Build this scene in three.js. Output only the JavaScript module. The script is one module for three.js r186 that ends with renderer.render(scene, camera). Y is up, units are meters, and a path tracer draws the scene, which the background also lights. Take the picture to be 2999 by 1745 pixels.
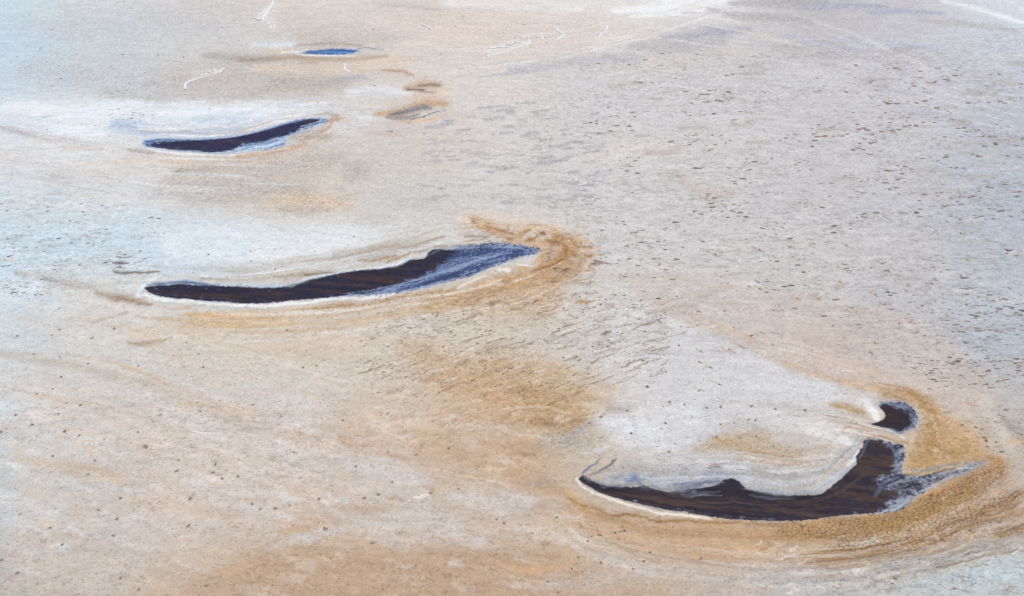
import * as THREE from 'three';
import { Sky } from 'three/addons/objects/Sky.js';
import { mergeGeometries } from 'three/addons/utils/BufferGeometryUtils.js';

// ---------------------------------------------------------------- camera, sky, sun, exposure
const scene = new THREE.Scene();
const HEIGHT = 120, PITCH = 28 * Math.PI / 180, FOV = 28, ASPECT = 1024 / 596;
const camera = new THREE.PerspectiveCamera(FOV, ASPECT, 1, 30000);
camera.position.set(0, HEIGHT, 0);
camera.rotation.x = -PITCH;

const SUN = new THREE.Vector3(0.42, 1.0, -0.72).normalize();
const sky = new Sky();
sky.name = 'sky';
sky.scale.setScalar(20000);
sky.userData.kind = 'structure';
sky.material.uniforms.sunPosition.value.copy(SUN);
sky.material.uniforms.turbidity.value = 4;
sky.material.uniforms.rayleigh.value = 0.7;
sky.material.uniforms.mieCoefficient.value = 0.004;
scene.add(sky);
scene.environmentIntensity = 0.16;
const sun = new THREE.DirectionalLight(new THREE.Color(1, 0.91, 0.78), 3.1);
sun.position.copy(SUN).multiplyScalar(800).add(new THREE.Vector3(0, 0, -260));
sun.target.position.set(0, 0, -260);
sun.castShadow = true;
Object.assign(sun.shadow.camera, { left: -330, right: 330, top: 330, bottom: -330, near: 10, far: 1600 });
sun.shadow.mapSize.set(4096, 4096);
scene.add(sun, sun.target);

const renderer = new THREE.WebGLRenderer({ antialias: true });
renderer.toneMapping = THREE.LinearToneMapping;
renderer.toneMappingExposure = 1.06;
renderer.shadowMap.enabled = true;
// picture value of a flat white surface under this sun and sky (red, green, blue): base colours are wanted look / LIGHT
const LIGHT = [1.0, 1.016, 1.124];

// ---------------------------------------------------------------- survey: positions read off the photograph (2999 x 1745) become metres on the flat
const W = 2999, H = 1745, TV = Math.tan(FOV * Math.PI / 360), TH = TV * ASPECT;
const SP = Math.sin(PITCH), CP = Math.cos(PITCH);
function rowOf(sy) {                       // distance along the ground, metres per photo pixel across, sine of the looking-down angle
  const t = (1 - 2 * sy / H) * TV, down = SP - t * CP, fwd = CP + t * SP, s = HEIGHT / down;
  return { d: fwd * s, mpp: s * 2 * TH / W, k: down / Math.hypot(down, fwd) };
}
function at(sx, sy) { const r = rowOf(sy); return [(sx - W / 2) * r.mpp, -r.d]; }

// ---------------------------------------------------------------- noise
function rng(seed) { let a = seed | 0; return () => { a = a + 0x6D2B79F5 | 0; let t = Math.imul(a ^ a >>> 15, 1 | a); t = t + Math.imul(t ^ t >>> 7, 61 | t) ^ t; return ((t ^ t >>> 14) >>> 0) / 4294967296; }; }
function hash(x, y, s) { let h = Math.imul(x, 374761393) + Math.imul(y, 668265263) + Math.imul(s, 974711) | 0; h = Math.imul(h ^ h >>> 13, 1274126177); h = Math.imul(h ^ h >>> 16, 0x5bd1e995); return ((h ^ h >>> 15) >>> 0) / 4294967296; }
function vnoise(x, y, s) {
  const xi = Math.floor(x), yi = Math.floor(y), fx = x - xi, fy = y - yi;
  const u = fx * fx * (3 - 2 * fx), v = fy * fy * (3 - 2 * fy);
  const a = hash(xi, yi, s), b = hash(xi + 1, yi, s), c = hash(xi, yi + 1, s), d = hash(xi + 1, yi + 1, s);
  return a + (b - a) * u + (c - a) * v + (a - b - c + d) * u * v;
}
function fbm(x, y, s, o) { let a = 0.5, v = 0, n = 0; for (let i = 0; i < o; i++) { v += a * vnoise(x, y, s + i); n += a; a *= 0.55; const t = x * 1.62 - y * 1.18; y = x * 1.18 + y * 1.62; x = t; } return v / n; }
const lerp = (a, b, t) => a + (b - a) * t;
const sstep = (a, b, x) => { const t = Math.min(1, Math.max(0, (x - a) / (b - a))); return t * t * (3 - 2 * t); };
const lin = c => c <= 0.04045 ? c / 12.92 : Math.pow((c + 0.055) / 1.055, 2.4);
function hex(h) { const n = parseInt(h, 16); return [lin((n >> 16) / 255), lin((n >> 8 & 255) / 255), lin((n & 255) / 255)]; }

// ---------------------------------------------------------------- the flat: one sheet, rows and columns closer where the flat is near
const NC = 1400, NR = 900, SX0 = -150, SX1 = 3150, SY0 = -45, SY1 = 1800;
const colS = [], rowS = [];
for (const s of [-60000, -15000, -4000, -1200, -450]) colS.push(s);
for (let i = 0; i <= NC; i++) colS.push(lerp(SX0, SX1, i / NC));
for (const s of [3450, 4200, 7000, 18000, 63000]) colS.push(s);
for (const d of [14000, 7000, 3500, 2000, 1300, 900, 680]) rowS.push({ d, mpp: rowOf(0).mpp * d / rowOf(0).d, k: 0.15, sy: -300 });
for (let j = 0; j <= NR; j++) { const sy = lerp(SY0, SY1, j / NR); rowS.push({ ...rowOf(sy), sy }); }
{ const l = rowS[rowS.length - 1]; for (const d of [115, 90, 50, 0, -200, -1500, -8000]) rowS.push({ d, mpp: l.mpp, k: l.k, sy: 2000 }); }
const GC = colS.length, GR = rowS.length, NV = GC * GR;
const PX = new Float32Array(NV), PZ = new Float32Array(NV), PH = new Float32Array(NV), CR = new Float32Array(NV), CG = new Float32Array(NV), CB = new Float32Array(NV);
const SPECK = new Float32Array(NV), GRAIN = new Float32Array(NV), CRACK = new Float32Array(NV), ST = new Float32Array(NV), FN = new Float32Array(NV), WX = new Float32Array(NV), WZ = new Float32Array(NV);
const POOL = new Uint8Array(NV);
for (let j = 0; j < GR; j++) for (let i = 0; i < GC; i++) {
  const n = j * GC + i; PX[n] = (colS[i] - W / 2) * rowS[j].mpp; PZ[n] = -rowS[j].d;
}

// broad tones of the dried mud and salt: strips of ground (near and far) from left to right
const TONE_X = [0, 298, 595, 893, 1190, 1488, 1785, 2083, 2380, 2678, 2999];
const TONES = [
  [0, 'c6d8e2 d0d4d8 d0cdcd d7cfcb d6ceca d6cfca dedcda dedee0 bebcbe c4c2c8 d2d9e2'],
  [119, 'c0d2df cad2d9 d0d0d0 d0cdca d4cdc8 d8cfc8 d4cec9 d0cccb c0beC2 c4c4cc c8ced8'],
  [238, 'c6d4df ccd2d7 c8c4c1 c6c0ba d4cec6 d6d2d0 cecdcf cccbcd cacace c8c8cf c0c4ce'],
  [345, 'd4dfe9 d8e0e8 d8e0e9 d8dade cec8c4 d4d1cf cdccce cccbcd c8c7cb c4c4ca b8beca'],
  [452, 'd4d2d2 d5d3d1 d6d4d2 ccc6be cdc8c2 d2cfcd cfcecf cccbcc c6c5c8 c2c2c7 b4bac5'],
  [571, 'd0d9e1 d1d7dd cfcfcf cec6bc cac8c6 d0cdca cecdce cac9cb c6c5c8 c0c1c7 b2bac7'],
  [714, 'c8d9e5 cadbe6 cad7e2 d1d3d4 d0cfcd cecbc7 cecdce cccbcc c8c6c7 c2c1c4 b2bac6'],
  [857, 'c6d6e2 d0cfcd ccccc9 cecac6 cec7bf cec4b4 ceccc8 cac8c8 c6c4c4 bebec3 b4bec9'],
  [1000, 'ccd2d6 d0cecb cec8be d0c6b8 d0c6ba cbc0b1 c6c3c0 c6c5c6 c4beba bebdc0 b0bac6'],
  [1143, 'ced0d0 cccbc9 cecac6 cec9c3 ccc0b4 cab496 c8baa8 ccccce ceced0 c8beb6 b8b8ba'],
  [1285, 'c4ccd0 c8c6c2 cac2ba cac0b8 ccbcac c4aa90 c4baac cacbcf c4bcb4 c8b8a6 bab0a6'],
  [1428, 'bec8cc c0beba c6beb6 c8bcb2 c8beb4 c4b09c c0b2a4 b8b8bc c4beb8 c8aa84 bcb0a4'],
  [1547, 'babebe bab6b0 c2b6aa c4b6a8 cac4be c4b6aa c4b09a c6aa8a c6a582 c4a27a b8a898'],
  [1666, 'b6b4b0 bab2a8 c2b2a2 c2ae9a c2b0a2 c0ae9c c2aa92 c2b4a8 beb8b4 babcbc b8c2c6'],
  [1745, 'b4b2ac bab0a4 c2b09e c0aa96 c0aa94 c0a890 beaa94 beb2a8 bcbab8 bcbebe b8c2c6'],
].map(([y, s]) => [y, s.split(' ').map(hex)]);
function tone(sx, sy, out) {
  let r = 0; while (r < TONES.length - 2 && sy > TONES[r + 1][0]) r++;
  let c = 0; while (c < TONE_X.length - 2 && sx > TONE_X[c + 1]) c++;
  const v = sstep(0, 1, (sy - TONES[r][0]) / (TONES[r + 1][0] - TONES[r][0])), u = sstep(0, 1, (sx - TONE_X[c]) / (TONE_X[c + 1] - TONE_X[c]));
  const A = TONES[r][1], B = TONES[r + 1][1];
  for (let q = 0; q < 3; q++) out[q] = lerp(lerp(A[c][q], A[c + 1][q], u), lerp(B[c][q], B[c + 1][q], u), v);
}
{
  const o = [0, 0, 0];
  for (let j = 0; j < GR; j++) for (let i = 0; i < GC; i++) {
    const n = j * GC + i, x = PX[n], z = PZ[n], m = rowS[j].mpp;
    const w1 = fbm(x * 0.045, z * 0.045, 11, 3) - 0.5, w2 = fbm(x * 0.045, z * 0.045, 21, 3) - 0.5;
    tone(colS[i] + w1 * 16 / m, rowS[j].sy + w2 * 9 / m, o);
    CR[n] = o[0]; CG[n] = o[1]; CB[n] = o[2];
    // streaks drawn out by the wind, and a finer field
    ST[n] = fbm(x * 0.11 + z * 0.02, z * 0.42 - x * 0.05, 31, 4);
    FN[n] = fbm(x * 1.1, z * 1.1, 41, 3);
    WX[n] = x + (vnoise(x * 0.25, z * 0.25, 51) - 0.5) * 0.9 + (vnoise(x, z, 52) - 0.5) * 0.45;
    WZ[n] = z + (vnoise(x * 0.25, z * 0.25, 53) - 0.5) * 1.6 + (vnoise(x, z, 54) - 0.5) * 0.9;
    GRAIN[n] = 0.5;
    // the flat is never quite level
    PH[n] = (fbm(x * 0.02, z * 0.02, 61, 3) - 0.5) * 0.5;
  }
}
const near = (s, a) => { let lo = 0, hi = a.length - 1; while (lo < hi) { const m = lo + hi >> 1; if (a[m] < s) lo = m + 1; else hi = m; } return lo; };
const rowSy = rowS.map(r => r.sy);
function bounds(x0, x1, y0, y1) { return [Math.max(0, near(x0, colS) - 1), Math.min(GC - 1, near(x1, colS) + 1), Math.max(0, near(y0, rowSy) - 1), Math.min(GR - 1, near(y1, rowSy) + 1)]; }

const TAILED = [[290, 40], [150, 317], [242, 410], [568, 376], [1208, 345], [490, 650], [565, 665], [850, 737], [1000, 738], [1160, 612], [1660, 640], [1425, 705], [1210, 818], [1110, 940], [670, 825], [735, 823], [580, 985], [505, 1017], [665, 1078], [1195, 1027], [1420, 1068], [1205, 1095], [1385, 1132], [1595, 920], [1680, 912], [2050, 252], [2130, 250], [2100, 450], [2410, 658], [2455, 850], [1860, 590], [2055, 560], [135, 1122], [345, 1110], [123, 1203], [123, 1415], [2045, 152], [690, 180], [115, 833], [310, 830], [285, 578], [1520, 535], [970, 333], [790, 355], [205, 1245], [430, 1085], [270, 1370]];

const mellow = c => { const l = .3 * c[0] + .6 * c[1] + .1 * c[2], k = c[0] > c[2] * 1.25 ? .84 : 1; return c.map(v => lerp(l, v, k)); };
// one stain: a soft band along a line of survey points. c colour, r half width, op strength, o.g grain, o.k cracks, o.b broken up by streaks, o.s softness
function stain(c, r, op, pts, o = {}) {
  const col = mellow(hex(c)), xs = [], ys = [];
  for (let i = 0; i < pts.length; i += 2) { xs.push(pts[i]); ys.push(pts[i + 1]); }
  const yc = ys.reduce((a, b) => a + b, 0) / ys.length, R = rowOf(yc);
  const P = xs.map((x, i) => at(x, ys[i]));
  if (r >= 7 && o.s === undefined && o.w !== 0) r *= 1.4;
  const rm = r * R.mpp, reach = r * 2.3 + 8, taper = o.t ?? (P.length > 2 && (o.b ?? .5) >= .3 ? .6 : 0);
  const [i0, i1, j0, j1] = bounds(Math.min(...xs) - reach, Math.max(...xs) + reach, Math.min(...ys) - reach, Math.max(...ys) + reach);
  const brk = o.b ?? 0.5, g = o.g ?? 0.5, kk = o.k ?? 0, wob = o.wob ?? .8, hard = o.s === undefined ? 0 : 1 - o.s;
  for (let j = j0; j <= j1; j++) {
    const kz = rowS[j].k, sc = R.mpp / rowS[j].mpp;
    for (let i = i0; i <= i1; i++) {
      const n = j * GC + i, x = lerp(PX[n], WX[n], wob), z = lerp(PZ[n], WZ[n], wob); let best = 1e9, along = 0;
      const last = Math.max(1, P.length - 1);
      for (let q = 0; q < last; q++) {
        const a = P[q], b = P[Math.min(q + 1, P.length - 1)], bx = b[0] - a[0], bz = (b[1] - a[1]) * kz, px = x - a[0], pz = (z - a[1]) * kz;
        const L = bx * bx + bz * bz, t = L > 0 ? Math.min(1, Math.max(0, (px * bx + pz * bz) / L)) : 0, ex = px - bx * t, ez = pz - bz * t, D = ex * ex + ez * ez;
        if (D < best) { best = D; along = (q + t) / last; }
      }
      const t = Math.sqrt(best) * sc / (rm * (1 - taper + taper * Math.sin(Math.PI * (.08 + .84 * along))));
      if (t > 2.2) continue;
      let m = Math.exp(-t * t * 1.15);
      if (hard) m = lerp(m, 1 - sstep(0.82, 1.12, t), hard);
      if (brk) m *= lerp(1, sstep(0.22, 0.72, ST[n] * 0.68 + FN[n] * 0.32 + (m - 0.5) * 0.3) * 1.4, brk);
      m = Math.min(1, m * op);
      if (m < 0.004) continue;
      CR[n] = lerp(CR[n], col[0], m); CG[n] = lerp(CG[n], col[1], m); CB[n] = lerp(CB[n], col[2], m);
      GRAIN[n] = lerp(GRAIN[n], g, m); CRACK[n] = Math.max(CRACK[n], kk * m); if (o.p) SPECK[n] = Math.max(SPECK[n], o.p * Math.min(1, m / op));
      if (o.h) PH[n] += o.h * m;
    }
  }
}
// a stained patch of ground: outline of survey points with a soft, streaky border
function area(c, op, soft, pts, o = {}) {
  const col = mellow(hex(c)), P = [], n2 = pts.length / 2;
  let yc = 0, x0 = 1e9, x1 = -1e9, y0 = 1e9, y1 = -1e9;
  for (let i = 0; i < n2; i++) { const X = pts[2 * i], Y = pts[2 * i + 1]; yc += Y / n2; x0 = Math.min(x0, X); x1 = Math.max(x1, X); y0 = Math.min(y0, Y); y1 = Math.max(y1, Y); P.push(at(X, Y)); }
  const [i0, i1, j0, j1] = bounds(x0 - soft - 10, x1 + soft + 10, y0 - soft - 10, y1 + soft + 10), brk = o.b ?? 0.5, g = o.g ?? 0.6, kk = o.k ?? 0;
  for (let j = j0; j <= j1; j++) {
    const k = rowS[j].k, sm = soft * rowS[j].mpp;
    for (let i = i0; i <= i1; i++) {
      const n = j * GC + i, x = WX[n], z = WZ[n]; let best = 1e9, inside = false;
      for (let a = 0, b = n2 - 1; a < n2; b = a++) {
        const A = P[a], B = P[b];
        if ((A[1] > z) !== (B[1] > z) && x < (B[0] - A[0]) * (z - A[1]) / (B[1] - A[1]) + A[0]) inside = !inside;
        const bx = B[0] - A[0], bz = (B[1] - A[1]) * k, px = x - A[0], pz = (z - A[1]) * k, L = bx * bx + bz * bz, t = L ? Math.min(1, Math.max(0, (px * bx + pz * bz) / L)) : 0;
        const D = (px - bx * t) ** 2 + (pz - bz * t) ** 2; if (D < best) best = D;
      }
      let m = sstep(sm, -sm, (inside ? -1 : 1) * Math.sqrt(best) + (ST[n] - .5) * sm * 1.6);
      if (m <= 0) continue;
      m *= op * lerp(1, sstep(0.22, 0.72, ST[n] * 0.6 + FN[n] * 0.4 + (m - .5) * .2) * 1.35, brk); m = Math.min(1, m);
      CR[n] = lerp(CR[n], col[0], m); CG[n] = lerp(CG[n], col[1], m); CB[n] = lerp(CB[n], col[2], m);
      GRAIN[n] = lerp(GRAIN[n], g, m); CRACK[n] = Math.max(CRACK[n], kk * m); if (o.p) SPECK[n] = Math.max(SPECK[n], o.p * Math.min(1, m / op));
    }
  }
}
area('c0bebe', .16, 18, [160, 0, 700, 0, 900, 40, 1000, 110, 950, 200, 900, 262, 800, 290, 700, 305, 560, 318, 420, 315, 300, 292, 230, 287, 190, 200], { g: 1.2, b: .35 });
area('dfe4eb', .4, 15, [0, 290, 300, 300, 560, 325, 900, 310, 980, 330, 900, 345, 780, 370, 640, 395, 440, 405, 300, 400, 150, 385, 0, 350], { g: .4 });
area('c8a47a', .45, 22, [1180, 1050, 1300, 1020, 1450, 1060, 1560, 1100, 1660, 1140, 1760, 1215, 1745, 1232, 1700, 1260, 1660, 1300, 1600, 1290, 1540, 1240, 1450, 1200, 1330, 1170, 1230, 1130], { g: 1.5, b: .3 });
area('b8976c', .45, 16, [1500, 1120, 1620, 1130, 1760, 1215, 1700, 1255, 1650, 1290, 1570, 1260, 1520, 1200], { g: 1.9, b: .25 });
area('c9b8ac', .45, 22, [1750, 780, 2000, 800, 2300, 860, 2600, 900, 2800, 1000, 2900, 1150, 2850, 1220, 2760, 1180, 2620, 1130, 2520, 1145, 2300, 1065, 2090, 975, 1950, 920], { g: .8, b: .3 });
area('d3d3d6', .6, 9, [1800, 860, 2090, 985, 2300, 1078, 2500, 1155, 2450, 1180, 2200, 1180, 1900, 1170, 1760, 1100], { g: .5, b: .3 });
area('bfa27c', .5, 18, [2060, 1310, 2130, 1270, 2230, 1270, 2330, 1310, 2380, 1360, 2300, 1375, 2180, 1355], { g: 1.5, b: .3 });
area('bb9662', .7, 12, [2560, 1140, 2640, 1135, 2720, 1160, 2780, 1230, 2860, 1290, 2900, 1340, 2880, 1356, 2820, 1352, 2760, 1368, 2700, 1376, 2655, 1376, 2660, 1310, 2690, 1270, 2700, 1220, 2680, 1180, 2620, 1165], { g: 1.5, b: .2 });
area('b89260', .7, 14, [2300, 1545, 2450, 1535, 2600, 1510, 2700, 1465, 2800, 1415, 2900, 1365, 2940, 1350, 2960, 1390, 2900, 1460, 2800, 1530, 2660, 1590, 2560, 1620, 2450, 1590], { g: 1, k: 1, b: .2 });
area('c4a486', .4, 28, [1150, 1280, 1300, 1260, 1450, 1280, 1600, 1330, 1680, 1400, 1650, 1450, 1500, 1440, 1350, 1400, 1200, 1355], { g: .7, b: .3 });
area('c6a482', .5, 22, [1650, 1440, 1720, 1490, 1900, 1535, 2100, 1560, 2300, 1560, 2420, 1590, 2250, 1650, 2050, 1660, 1850, 1620, 1700, 1560, 1640, 1500], { g: .7, b: .3 });
area('bd9c7e', .5, 25, [500, 1745, 700, 1660, 900, 1600, 1000, 1610, 1200, 1600, 1450, 1600, 1650, 1640, 1750, 1700, 1700, 1760, 900, 1760], { g: .9, b: .3 });
area('c19a6a', .6, 12, [1500, 700, 1640, 690, 1720, 740, 1700, 800, 1640, 850, 1560, 890, 1400, 890, 1280, 880, 1350, 850, 1480, 820, 1570, 780, 1590, 740], { g: 1.5, b: .3 });
area('cccbcb', .12, 40, [1500, 250, 1800, 180, 2150, 150, 2999, 90, 2999, 1100, 2700, 1120, 2400, 900, 2100, 800, 1760, 830, 1600, 640, 1500, 500], { g: .9, b: .3, p: .75 });
area('d4d0cc', .15, 30, [1060, 1000, 1150, 900, 1300, 870, 1700, 850, 1950, 900, 1960, 1050, 1800, 1120, 1600, 1100, 1400, 1120, 1200, 1100], { g: 1.2, b: .3, p: .9 });
area('d2cec8', .3, 30, [380, 1180, 520, 1140, 700, 1180, 900, 1260, 880, 1400, 700, 1420, 500, 1400, 400, 1300], { g: 1.3, b: .5, p: .6 });
area('cfd8de', .2, 24, [0, 560, 300, 560, 480, 680, 470, 790, 330, 800, 150, 870, 0, 870], { g: .6, b: .4, p: .7 });
area('bfc3c4', .25, 24, [2400, 1740, 2560, 1660, 2800, 1620, 2999, 1560, 2999, 1760], { g: 1.2, b: .4, p: .7 });
area('b0b0b6', .25, 16, [1720, 1400, 1800, 1350, 1950, 1340, 2100, 1360, 2250, 1400, 2400, 1420, 2440, 1430, 2330, 1450, 2180, 1430, 2100, 1420, 1950, 1440, 1800, 1420], { g: 1.3, b: .3 });
// mottles: small broken blotches inside the rusty grounds
function mottle(n, seed, x0, x1, y0, y1, cols, o = {}) {
  const q = rng(seed);
  for (let i = 0; i < n; i++) {
    const x = x0 + q() * (x1 - x0), y = y0 + q() * (y1 - y0); if (o.keep && !o.keep(x, y)) continue;
    const l = (o.l ?? 12) * (.3 + q() * 1.2), sl = (o.sl ?? 0) + (q() - .5) * .3;
    stain(cols[q() * cols.length | 0], (o.r ?? 3) * (.5 + q()), (o.op ?? .5) * (.4 + q()), [x - l, y + l * sl, x + l, y - l * sl], { g: o.g ?? 1.6, b: .85, w: 0, wob: 1.2 });
  }
}
const G = { g: 1.0 }, GG = { g: 1.5 }, W0 = { g: 0.2 };
// --- far left: grey crust above, white salt below
stain('b8b2ae', 18, .4, [300, 268, 450, 290, 560, 300, 700, 285, 820, 250], GG);
stain('beb8b3', 30, .35, [450, 240, 600, 235, 760, 215, 900, 245], GG);
stain('b0b2b8', 36, .22, [60, 200, 300, 235, 480, 265], GG);
stain('b8bcc4', 30, .2, [60, 75, 250, 85, 480, 70, 650, 90], G);
stain('e6ebf2', 24, .85, [20, 312, 250, 322, 500, 330, 800, 318], W0);
stain('eaf0f8', 20, .55, [150, 362, 220, 385, 300, 396], W0);
stain('b0c2da', 14, .8, [340, 362, 420, 378, 560, 388, 700, 376], { g: .5, b: .2 });
stain('c2d0e2', 14, .7, [560, 352, 640, 350, 760, 352], { g: .6 });
stain('9fb4d0', 7, .5, [380, 378, 440, 385, 500, 388]);
stain('ebeef2', 4, .85, [470, 394, 640, 399, 745, 385, 850, 350], W0);
stain('ebeef2', 3, .7, [560, 385, 700, 384, 760, 372], W0);
stain('c8b4a0', 2, .7, [690, 390, 740, 379, 830, 356, 900, 342], { b: .2 });
stain('b0aaa8', 9, .55, [0, 372, 100, 398, 200, 415, 300, 438], GG);
stain('a59687', 8, .6, [375, 440, 410, 446, 445, 452], GG);
stain('dfe7ef', 26, .4, [0, 420, 200, 450, 330, 470], W0);
stain('ded0c0', 10, .45, [240, 480, 450, 470, 600, 480]);
stain('f0f0f0', 3.6, .95, [430, 434, 470, 446, 540, 453, 650, 456, 745, 449], W0);
stain('f0f0f0', 3, .8, [620, 481, 662, 483], W0);
stain('d9bfa0', 7, .6, [480, 470, 620, 468, 700, 464]);
stain('cda682', 8, .85, [690, 458, 770, 449, 850, 436, 900, 420], G);
stain('c9a078', 8, .7, [880, 412, 930, 392, 970, 366], GG);
stain('be905e', 9, .8, [950, 358, 985, 348, 1045, 350], GG);
stain('968d86', 7, .5, [925, 335, 960, 332, 990, 338], GG);
stain('b4a594', 20, .6, [850, 400, 900, 392, 960, 400], GG);
stain('bcb2aa', 40, .55, [520, 505, 700, 500, 850, 490, 980, 470], GG);
stain('b7b2ae', 34, .55, [480, 545, 620, 560, 900, 560], GG);
stain('8f8783', 5, .4, [500, 503, 560, 498, 620, 490], GG);
stain('d6bca2', 20, .6, [780, 590, 880, 586, 1020, 600], GG);
stain('b4aca6', 10, .5, [820, 612, 900, 620, 960, 612], GG);
stain('dce0e6', 22, .45, [40, 570, 250, 600, 520, 590], W0);
// --- far centre
stain('b09a80', 8, .75, [700, 178, 850, 168, 1000, 174, 1130, 165], G);
stain('a89884', 6, .7, [870, 134, 960, 126, 1060, 133], GG);
stain('a09a96', 12, .5, [600, 160, 700, 172, 800, 176], GG);
stain('d7b996', 4, .7, [780, 148, 850, 150]);
stain('dcc8b6', 20, .6, [750, 198, 900, 207, 1050, 192, 1200, 175]);
stain('c0a68a', 5, .6, [880, 183, 930, 184]);
stain('f2f0ee', 2.4, .9, [865, 158, 930, 162, 1040, 164], W0);
stain('f2f0ee', 2.6, .9, [825, 153, 886, 153], W0);
stain('dee5ee', 8, .6, [740, 132, 860, 130]);
stain('b4aeaa', 20, .5, [800, 240, 900, 240, 1010, 246], GG);
stain('acacb6', 9, .5, [960, 235, 1060, 226]);
stain('bdb0a8', 30, .35, [880, 100, 1000, 112, 1150, 110], G);
stain('dcccc2', 34, .5, [1100, 62, 1350, 72, 1550, 72]);
stain('e2d2c6', 24, .5, [1180, 130, 1300, 105, 1420, 98]);
stain('ddd4cc', 16, .5, [1500, 140, 1650, 120, 1800, 100]);
stain('e6e6e8', 20, .5, [1300, 8, 1500, 14, 1700, 22], W0);
stain('b8b2ae', 6, .5, [1120, 15, 1240, 22, 1300, 30], G);
stain('dfe3ea', 16, .6, [1020, 268, 1130, 262, 1200, 276], W0);
stain('e2e4e8', 14, .6, [1000, 350, 1080, 345, 1130, 340], W0);
// damp patches
stain('deC8b4', 15, .65, [1200, 285, 1290, 280, 1310, 262]);
stain('c29c76', 12, .6, [1185, 258, 1240, 246, 1290, 248], GG);
stain('85796e', 6, .75, [1225, 250, 1262, 246, 1290, 250], GG);
stain('6e6668', 4, .75, [1195, 261, 1240, 262], GG);
stain('a88a6c', 5, .6, [1235, 268, 1275, 270], GG);
stain('c8a078', 13, .75, [1100, 332, 1180, 326, 1240, 302, 1310, 304], GG);
stain('7d7a80', 7, .85, [1140, 334, 1195, 325, 1240, 312, 1262, 316], { g: 1.6, b: .3 });
stain('8f93a8', 5, .6, [1190, 320, 1235, 312]);
stain('92887e', 7, .7, [1130, 342, 1190, 346, 1230, 334], GG);
stain('4c4448', 1.8, .95, [1190, 358, 1215, 347, 1240, 343, 1262, 331, 1285, 326, 1305, 325], { b: .5, g: 1 });
stain('5a5050', 1.6, .7, [1196, 362, 1208, 356], { b: .4 });
stain('e0bC96', 5, .75, [1165, 358, 1250, 352, 1300, 340, 1330, 322]);
stain('d9b898', 5, .6, [1105, 392, 1150, 396]);
stain('4a4446', 1.6, .8, [1130, 383, 1148, 385], { b: .2 });
stain('b48e6a', 6, .6, [1120, 205, 1180, 208, 1210, 222], GG);
stain('b2aca8', 22, .45, [1010, 485, 1060, 500, 1020, 525], GG);
// --- far right: grey and white drifts
stain('f6f8fa', 10, .85, [1800, 34, 1950, 20, 2080, 6, 2180, -10], { g: .1, b: .3 });
stain('f6f8fa', 12, .85, [1950, 8, 2060, -6, 2180, -25], { g: .1, b: .4 });
stain('eceff3', 7, .7, [1850, 50, 1990, 40, 2060, 28], W0);
stain('c6c2c0', 3, .7, [2000, 38, 2040, 36]);
stain('d6dbe2', 14, .5, [1740, 150, 1830, 140, 1880, 150]);
stain('aaabb8', 12, .7, [1940, 112, 2030, 105, 2110, 96, 2200, 88], GG);
stain('a4a6b8', 8, .6, [2050, 80, 2130, 82, 2200, 92], GG);
stain('b8b7ba', 20, .65, [1850, 138, 2000, 135, 2120, 122], G);
stain('b0acac', 10, .6, [2080, 30, 2150, 48, 2300, 54, 2380, 66], GG);
stain('aaa8ae', 14, .6, [2140, 10, 2300, 12, 2420, 6], GG);
stain('a6aabc', 9, .6, [2340, 28, 2500, 16, 2600, 20], GG);
stain('a8abbe', 8, .6, [2540, 38, 2640, 32, 2760, 40], GG);
stain('b6bacc', 9, .55, [2290, 100, 2360, 120, 2450, 140, 2530, 152], G);
stain('b8bfd0', 12, .5, [2450, 110, 2600, 130, 2760, 140], G);
stain('b2b6bf', 15, .5, [1490, 205, 1600, 190, 1780, 172, 1880, 182], GG);
stain('b0aeb4', 6, .4, [1800, 176, 1860, 170], GG);
stain('d8d4d0', 7, .5, [2380, 62, 2480, 92, 2560, 125, 2700, 190, 2720, 240]);
stain('d2cec9', 8, .5, [2100, 70, 2250, 110, 2380, 150]);
stain('e6eaf0', 11, .8, [2760, 4, 2860, 24, 2940, 50, 3010, 70], W0);
stain('eef0f2', 5, .7, [2900, 40, 2960, 55, 3000, 70], W0);
stain('b3b0ae', 10, .5, [2700, 60, 2830, 70, 2980, 90], G);
stain('b0b2c0', 18, .4, [2650, 330, 2760, 340, 2850, 370], GG);
stain('adafc0', 20, .4, [2850, 380, 2930, 400, 2999, 400], GG);
stain('a9a7ac', 5, .5, [2840, 235, 2880, 250, 2960, 275], GG);
stain('b3b9c9', 30, .4, [2750, 480, 2860, 500, 2990, 560], G);
stain('c4b2a4', 22, .35, [1990, 520, 2050, 560, 2150, 570], G);
stain('d8d2cc', 30, .4, [1700, 470, 1850, 430, 2000, 440]);
// pale fans of blown salt round the ridges
for (const l of [[543, 262, 541, 246, 582, 228, 628, 217, 656, 200], [798, 4, 784, 29, 770, 57, 786, 72, 803, 84], [750, 55, 775, 40, 790, 60], [1424, 164, 1480, 147, 1550, 121, 1546, 108], [1435, 140, 1500, 130], [1579, 102, 1590, 112, 1572, 118], [1628, 82, 1650, 101, 1624, 119], [1779, 74, 1773, 96], [1760, 96, 1752, 113], [1011, 187, 1008, 199, 1036, 219], [1234, 71, 1263, 87]]) stain('eeeae4', 3, .55, l, { g: .3, b: .3, t: 0 });
stain('e6e0d8', 8, .5, [570, 220, 630, 208]); stain('e4dfda', 14, .4, [750, 55, 790, 25, 800, 60]); stain('e6e2de', 8, .5, [1430, 143, 1530, 122]);
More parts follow.
